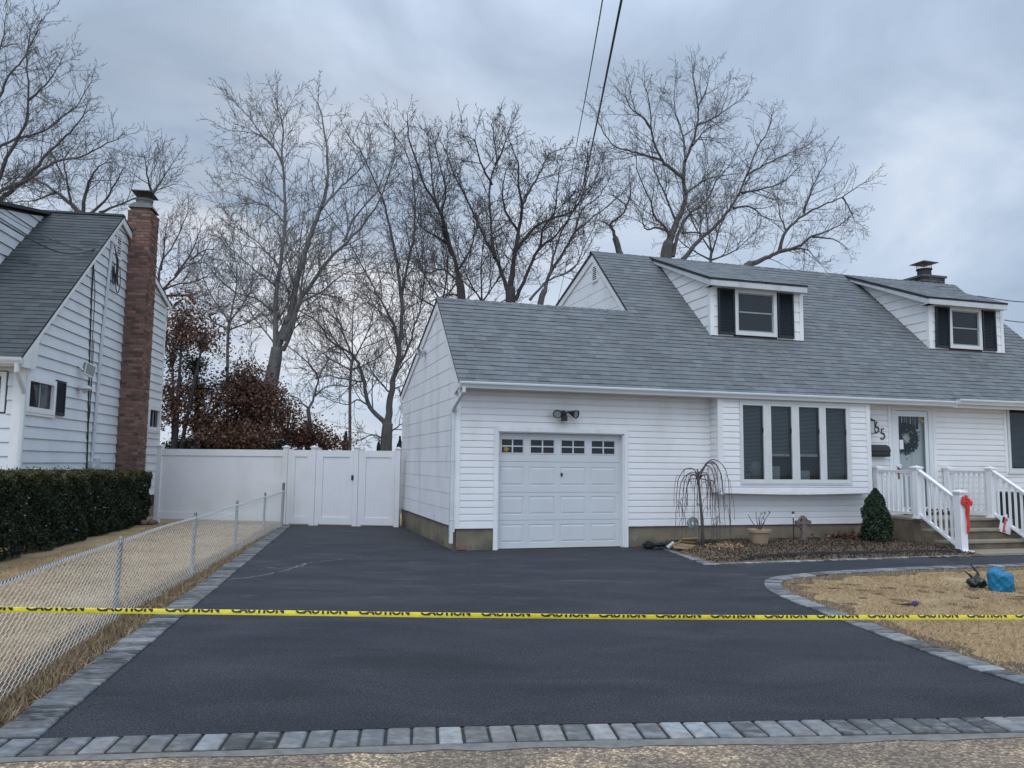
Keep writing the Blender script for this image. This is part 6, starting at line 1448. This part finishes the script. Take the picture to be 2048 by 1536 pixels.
def pot():
    e = empty('flower_pot', H(5.60, -.95, .06), HT, 'tan plastic pot with bare sticks standing in the bed', 'pot'); m = MB(); m.lathe([(0, 0), (.125, 0), (.15, .1), (.185, .27), (.19, .275), (.215, .28), (.22, .33), (.205, .335), (.19, .30), (.17, .28), (0, .28)], 24); m.build('pot', 'pot', e, smooth=False)
    s = MB(); s.lathe([(0, .285), (.175, .283)], 16); s.build('soil', 'soil', e)
    r = random.Random(4); b = MB()
    for dx, h in ((-.28, .33), (-.1, .38), (-.04, .28), (.06, .34), (.12, .36), (.22, .37), (.1, .25)):
        b.tube([(0, 0, .28), (dx*.25, 0, .36), (dx*.7, r.uniform(-.05, .05), .28+h*.7), (dx, r.uniform(-.08, .08), .28+h)], [.011, .008, .006, .005], 5)
        if dx > 0: b.blob((dx, 0, .28+h), (.012, .012, .025), 6, 4)
    b.build('sticks', 'weep', e)
pot()
def cross():
    e = empty('garden_cross', H(6.93, -.45, .07), HT, 'small weathered ringed stone cross in the bed', 'statue'); m = MB()
    m.prism([(-.10, 0), (.10, 0), (.095, .06), (.05, .08), (.04, .22), (.05, .30), (-.05, .30), (-.04, .22), (-.05, .08), (-.095, .06)], 1, -.035, .035)
    m.prism([(-.035, .28), (.035, .28), (.045, .50), (.02, .53), (-.02, .53), (-.045, .50)], 1, -.034, .034); m.prism([(-.17, .355), (-.17, .425), (-.14, .44), (-.14, .34)], 1, -.033, .033); m.prism([(.17, .355), (.17, .425), (.14, .44), (.14, .34)], 1, -.033, .033); m.box(-.15, .15, -.032, .032, .36, .42)
    m.tube([(.105*math.cos(a), 0, .39+.105*math.sin(a)) for a in [2*math.pi*j/24 for j in range(25)]], .022, 6); m.build('cross', 'stone', e)
    s = empty('solar_light', H(6.73, -.42, .07), HT, 'thin solar garden light on a stake just left of the stone cross', 'garden light'); b = MB(); b.tube([(0, 0, 0), (0, 0, .50)], .011, 6); b.lathe([(0, .62), (.02, .61), (.032, .575), (.03, .57), (0, .57)], 10); b.build('stake', 'black', s); l = MB(); l.lathe([(.012, .49), (.022, .50), (.024, .57), (0, .57)], 10); l.build('lens', 'paper', s)
cross()
def boxes():
    e = empty('cardboard_box', H(4.02, -1.02, .06), HT+R(12), 'flattened tan cardboard box at the left end of the bed', 'box'); m = MB(); T = Matrix.Rotation(R(8), 4, 'Y')
    m.box(-.19, .19, -.12, .12, 0, .05, T=T); m.box(-.17, .17, -.11, .10, .055, .10, T=T); T2 = Matrix.Rotation(R(-24), 4, 'X') @ Matrix.Rotation(R(5), 4, 'Y'); m.box(-.18, .16, -.1, .14, .10, .115, T=T2); m.box(-.16, .2, -.2, -.02, .12, .13, T=Matrix.Rotation(R(-30), 4, 'X')); m.build('flaps', 'card', e)
    j = empty('tin_can', H(3.86, -.75, .10), HT, 'small grey can lying beside the cardboard box', 'can'); c = MB(); T = Matrix.Rotation(R(55), 4, 'Y'); 
    q = MB(); q.lathe([(0, -.08), (.05, -.08), (.05, .08), (.045, .085), (0, .085)], 12); q.v = [tuple(T @ Vector(v)) for v in q.v]; q.build('body', 'metal', j)
boxes()
def scraps():
    r = random.Random(8)
    def lump(loc, s, mt, name, label, cat, n=6):
        m = MB()
        for k in range(n): m.blob((r.uniform(-s, s), r.uniform(-s*.4, s*.4), s*.10), (s*r.uniform(.25, .5), s*r.uniform(.2, .4), s*r.uniform(.10, .28)), 8, 5, .3)
        o = m.build(name, mt); o.location = loc; o.rotation_euler = (0, 0, HT); tag(o, label, cat)
    lump(H(4.72, -.70, .1), .24, 'cloth', 'fabric_scrap', 'crumpled black landscape fabric right of the weeping tree trunk', 'fabric scrap')
    lump(H(3.74, -.55, .07), .24, 'cloth', 'fabric_scrap', 'crumpled black fabric at the far left corner of the bed', 'fabric scrap')
    lump(H(5.05, -1.15, .08), .16, 'cloth', 'fabric_scrap', 'black fabric scrap lying left of the tan pot', 'fabric scrap')
    lump(H(7.25, -1.35, .07), .24, 'cloth', 'fabric_scrap', 'flat black fabric scrap in the bed in front of the stone cross', 'fabric scrap', 4)
    lump(H(4.92, -.95, .1), .07, 'green', 'green_scrap', 'small green scrap beside the crumpled fabric', 'scrap', 3)
    lump(H(8.75, -.85, .06), .2, 'cloth', 'fabric_scrap', 'black fabric scrap against the side of the stoop', 'fabric scrap', 4)
    P = NR.normal(0, 1, (420, 3))*np.array([.22, .1, .035])+np.array([0, 0, .06]); P[:, 2] = np.abs(P[:, 2])
    o = quadcloud('leaf_pile', P, NR.uniform(.05, .1, 420), 'oakl'); o.location = H(8.05, -.30, .10); o.rotation_euler = (0, 0, HT); tag(o, 'small heap of dry brown leaves against the foundation left of the conical shrub', 'leaves', kind='stuff')
    P = NR.normal(0, 1, (500, 3))*np.array([.16, .1, .04])+np.array([0, 0, .05]); P[:, 2] = np.abs(P[:, 2])
    o = quadcloud('grass_clump', P, NR.uniform(.04, .1, 500), 'straw', tri=True, aspect=.6); o.location = H(4.6, -1.35, .06); tag(o, 'dry straw clump in front of the weeping tree', 'grass clump', kind='stuff')
scraps()
def edging():
    P = catmull([tuple(H(4.15, -2.55, 0)), tuple(H(4.7, -2.35, 0)), tuple(H(5.8, -2.28, 0)), tuple(H(7.2, -2.25, 0)), tuple(H(8.9, -2.32, 0))], 10); m = MB(); r = random.Random(6); O = P[0].copy(); n = len(P); hs = [.02+.055*math.sin(math.pi*min(1, i/n*1.3+.08)*.7)+r.uniform(-.008, .008) for i in range(n)]
    for i in range(n-1):
        a, b = P[i]-O, P[i+1]-O; wa, wb = .035*math.sin(i*.8), .035*math.sin((i+1)*.8)
        for o_ in (0, .012): m.quad((a.x, a.y-.05+o_, .01), (b.x, b.y-.05+o_, .01), (b.x, b.y+.02+wb+o_, hs[i+1]+.03), (a.x, a.y+.02+wa+o_, hs[i]+.03), 0)
        m.quad((a.x, a.y+.02+wa, hs[i]+.03), (b.x, b.y+.02+wb, hs[i+1]+.03), (b.x, b.y+.12, .04), (a.x, a.y+.12, .04), 0)
    o = m.build('landscape_fabric', 'cloth', smooth=True); o.location = O; tag(o, 'long wavy black landscape fabric edging along the front of the bed', 'edging')
edging()
def bags():
    r = random.Random(3)
    def sack(name, loc, rx, ry, h, mt, label, ears, seed):
        e = empty(name, loc, 0, label, 'bag'); m = MB(); n, k = 72, 40; vs = []; fs = []; r_ = random.Random(seed); ph = [r_.uniform(0, 6) for _ in range(8)]
        for i in range(k+1):
            t = i/k
            for j in range(n):
                a = 2*math.pi*j/n; pr = (min(1, .93+.25*t)*(1-max(0, (t-.72)/.28)**2.2)**.5*.98+.02 if not ears else max(.04, math.sin(math.pi*min(1, t*.8+.2))**.9*(1-.75*max(0, t-.65)/.35)))
                w_ = 1+.06*math.sin(a*3+ph[0]+t*4)-.09*abs(math.sin(a*2.0+ph[1]-t*5))**.6-.07*abs(math.sin(a*4+ph[2]+t*7))**.5-.05*abs(math.sin(a*7+ph[6]-t*11))**.5-.03*abs(math.sin(a*13+t*17))**.5+(.10 if not ears else .08*t*math.sin(a*8+ph[3]))
                z = h*t+(.03*h*math.sin(a*4+ph[4])+.10*h*math.sin(a+ph[5]))*(t**2); vs.append((rx*pr*w_*math.cos(a), ry*pr*w_*math.sin(a), max(0, z)))
        for i in range(k):
            for j in range(n): fs.append((i*n+j, i*n+(j+1) % n, (i+1)*n+(j+1) % n, (i+1)*n+j))
        fs.append(tuple(range(k*n, k*n+n))); m.add(vs, fs); m.build('sack', mt, e, smooth=True)
        if ears:
            q = MB(); q.tube([(.03, 0, h*.9), (.02, 0, h*1.15), (-.03, 0, h*1.45), (-.07, 0, h*1.75)], [.022, .011, .014, .004], 6); q.tube([(-.06, 0, h*.8), (-.11, 0, h*1.05), (-.15, 0, h*1.2)], [.02, .010, .007], 6); q.build('handle', mt, e)
    sack('plastic_bag', (6.33, 10.5, 0), .165, .14, .27, 'teal', 'crumpled bright blue plastic bag on the lawn', False, 5)
    sack('plastic_bag', (6.17, 10.78, 0), .145, .13, .17, 'bag', 'tied black plastic bag on the lawn left of the blue bag', True, 9)
    m = MB(); m.blob((.07, 0, .025), (.035, .03, .03), 8, 5, .3); m.blob((-.02, .0, .012), (.10, .02, .012), 8, 5, .3, 1); o = m.build('rag', ['purple', 'cloth']); o.location = (4.52, 9.25, .01); tag(o, 'small purple and black scrap on the lawn near the caution tape', 'scrap')
    for i in range(14):
        pass
bags()
# ---- caution tape
def caution():
    # path of the tape, nearer on the left; small sag
    key = [(-700, 1212, 3.75), (-300, 1215, 3.95), (0, 1219, 4.10), (400, 1223.5, 4.28), (800, 1229, 4.42), (1024, 1231.5, 4.50), (1300, 1234, 4.62), (1600, 1235, 4.78), (1850, 1234.5, 4.92), (2048, 1234, 5.03), (2400, 1230, 5.25), (2800, 1224, 5.5)]
    P3 = [at(x, y, D) for x, y, D in key]; P = catmull([tuple(p) for p in P3], 24)
    acc = [0]
    for a, b in zip(P, P[1:]): acc.append(acc[-1]+(b-a).length)
    def pt(s):
        i = max(0, min(len(P)-2, int(np.searchsorted(acc, s))-1)); t = (s-acc[i])/(acc[i+1]-acc[i]); return P[i].lerp(P[i+1], t), (P[i+1]-P[i]).normalized()
    def frame(s):
        p, d = pt(s); tilt = R(10)*math.sin(s*1.7)+R(-6); n = Vector((d.y, -d.x, 0)).normalized(); u = Vector((0, 0, 1)); u = (u-d*u.dot(d)).normalized()
        return p, (u*math.cos(tilt)+n*math.sin(tilt)), (n*math.cos(tilt)-u*math.sin(tilt))
    hh = .0132; O = P[0].copy(); e = empty('caution_tape', O, 0, 'yellow caution tape with black lettering stretched across the driveway', 'tape')
    m = MB(); n = 260; Ls = acc[-1]
    for i in range(n):
        s0, s1 = Ls*i/n, Ls*(i+1)/n; (p, u, w_), (p2, u2, w2) = frame(s0), frame(s1); p = p-O; p2 = p2-O; k = .0035
        # folded tape: front face, rounded fold on top, back face
        pr = [(-hh, 0), (-hh*.3, k*.6), (hh*.6, k*.6), (hh, 0), (hh*.6, -k), (-hh*.8, -k)]
        for (a, b), (c, d) in zip(pr, pr[1:]): m.quad(p+u*a+w_*b, p2+u2*a+w2*b, p2+u2*c+w2*d, p+u*c+w_*d)
    m.build('strip', 'tape', e)
    cu = bpy.data.curves.new('letters', 'FONT'); cu.body = 'CAUTION'; cu.size = 1; cu.offset = .05; cu.resolution_u = 3
    to = bpy.data.objects.new('letters', cu); COL.objects.link(to); dg = bpy.context.evaluated_depsgraph_get(); me = bpy.data.meshes.new_from_object(to.evaluated_get(dg))
    bpy.data.objects.remove(to)
    import bmesh
    bm = bmesh.new(); bm.from_mesh(me); ys = [v.co.y for v in bm.verts]; xs = [v.co.x for v in bm.verts]; y0, y1, x0, x1 = min(ys), max(ys), min(xs), max(xs); cut = y0+(y1-y0)*.42
    bmesh.ops.bisect_plane(bm, geom=bm.verts[:]+bm.edges[:]+bm.faces[:], plane_co=(0, cut, 0), plane_no=(0, 1, 0), clear_outer=True)
    for k in range(1, 14): bmesh.ops.bisect_plane(bm, geom=bm.verts[:]+bm.edges[:]+bm.faces[:], plane_co=(x0+(x1-x0)*k/14, 0, 0), plane_no=(1, 0, 0))
    V = [(v.co.x, v.co.y) for v in bm.verts]; bm.verts.index_update(); F = [tuple(v.index for v in f.verts) for f in bm.faces]; bm.free()
    pitch, wl, hl = .330, .272, .0160; L_ = MB(); s = .33*.2
    # phase so that a word starts at the same spot as in the photograph
    def spos(px):
        return min(np.linspace(0, Ls, 4000), key=lambda q: abs(1024+F_PX*((pt(q)[0]-CP).dot(RT))/((pt(q)[0]-CP).dot(FW))-px))
    s = spos(962) % pitch-pitch*3
    while s < Ls-pitch:
        if s > .05:
            vs = []
            for (x, y) in V:
                ss = s+(x-x0)/(x1-x0)*wl; p, u, w_ = frame(ss); a = hh*.93-hl+(y-y0)/(cut-y0)*hl; vs.append(p-O+u*a+w_*(.0029+.0008))
            L_.add(vs, F)
        s += pitch
    L_.build('lettering', 'ink', e)
caution()
# ---- overhead wires
def wires():
    def cable(name, label, pts, r_, grp='overhead cables'):
        P = catmull([tuple(at(x, y, D)) for x, y, D in pts], 10); m = MB(); O = P[0].copy(); m.tube([p-O for p in P], r_, 6); o = m.build(name, 'wire'); o.location = O; tag(o, label, 'cable', grp)
    cable('overhead_cable', 'thicker of the two overhead cables dropping behind the upper gable', [(1262, -90, 7.0), (1243, 0, 7.8), (1217, 130, 9.3), (1199, 220, 11.5), (1180, 312, 15.5), (1163, 400, 22), (1140, 500, 36), (1112, 620, 60)], .0135)
    cable('overhead_cable', 'thinner of the two overhead cables, running on the left', [(1218, -90, 7.4), (1205, 0, 8.2), (1186, 110, 9.8), (1168, 210, 12.5), (1153, 290, 16.5), (1141, 360, 23), (1132, 430, 34), (1118, 540, 60)], .0075)
    cable('service_cable', 'dark service cable sagging down to the rake of the neighbouring house', [(-160, 340, 9.2), (-60, 404, 10.8), (0, 443, 12), (60, 478, 13.8), (105, 500, 15), (140, 508, 16), (175, 503, 16.9), (203, 491, 17.55)], .013, None)
    cable('service_cable', 'thin wire crossing in front of the neighbouring roof', [(-120, 352, 10), (0, 424, 12), (60, 459, 13.6), (120, 486, 15.6), (165, 500, 17.0)], .006, None)
    cable('service_cable', 'thin wire crossing low over the neighbouring dormer', [(-80, 480, 11), (0, 507, 12), (40, 522, 14), (78, 532, 15.6)], .006, None)
    cable('service_cable', 'cable leaving the right dormer roof towards the right edge', [(1955, 592, 20.2), (2000, 599, 20.6), (2048, 604, 21), (2200, 612, 22.5)], .012, None)
    cable('service_cable', 'lower cable leaving the right gable towards the right edge', [(2009, 640, 21.5), (2030, 643, 21.8), (2060, 645, 22), (2200, 650, 23)], .012, None)
wires()
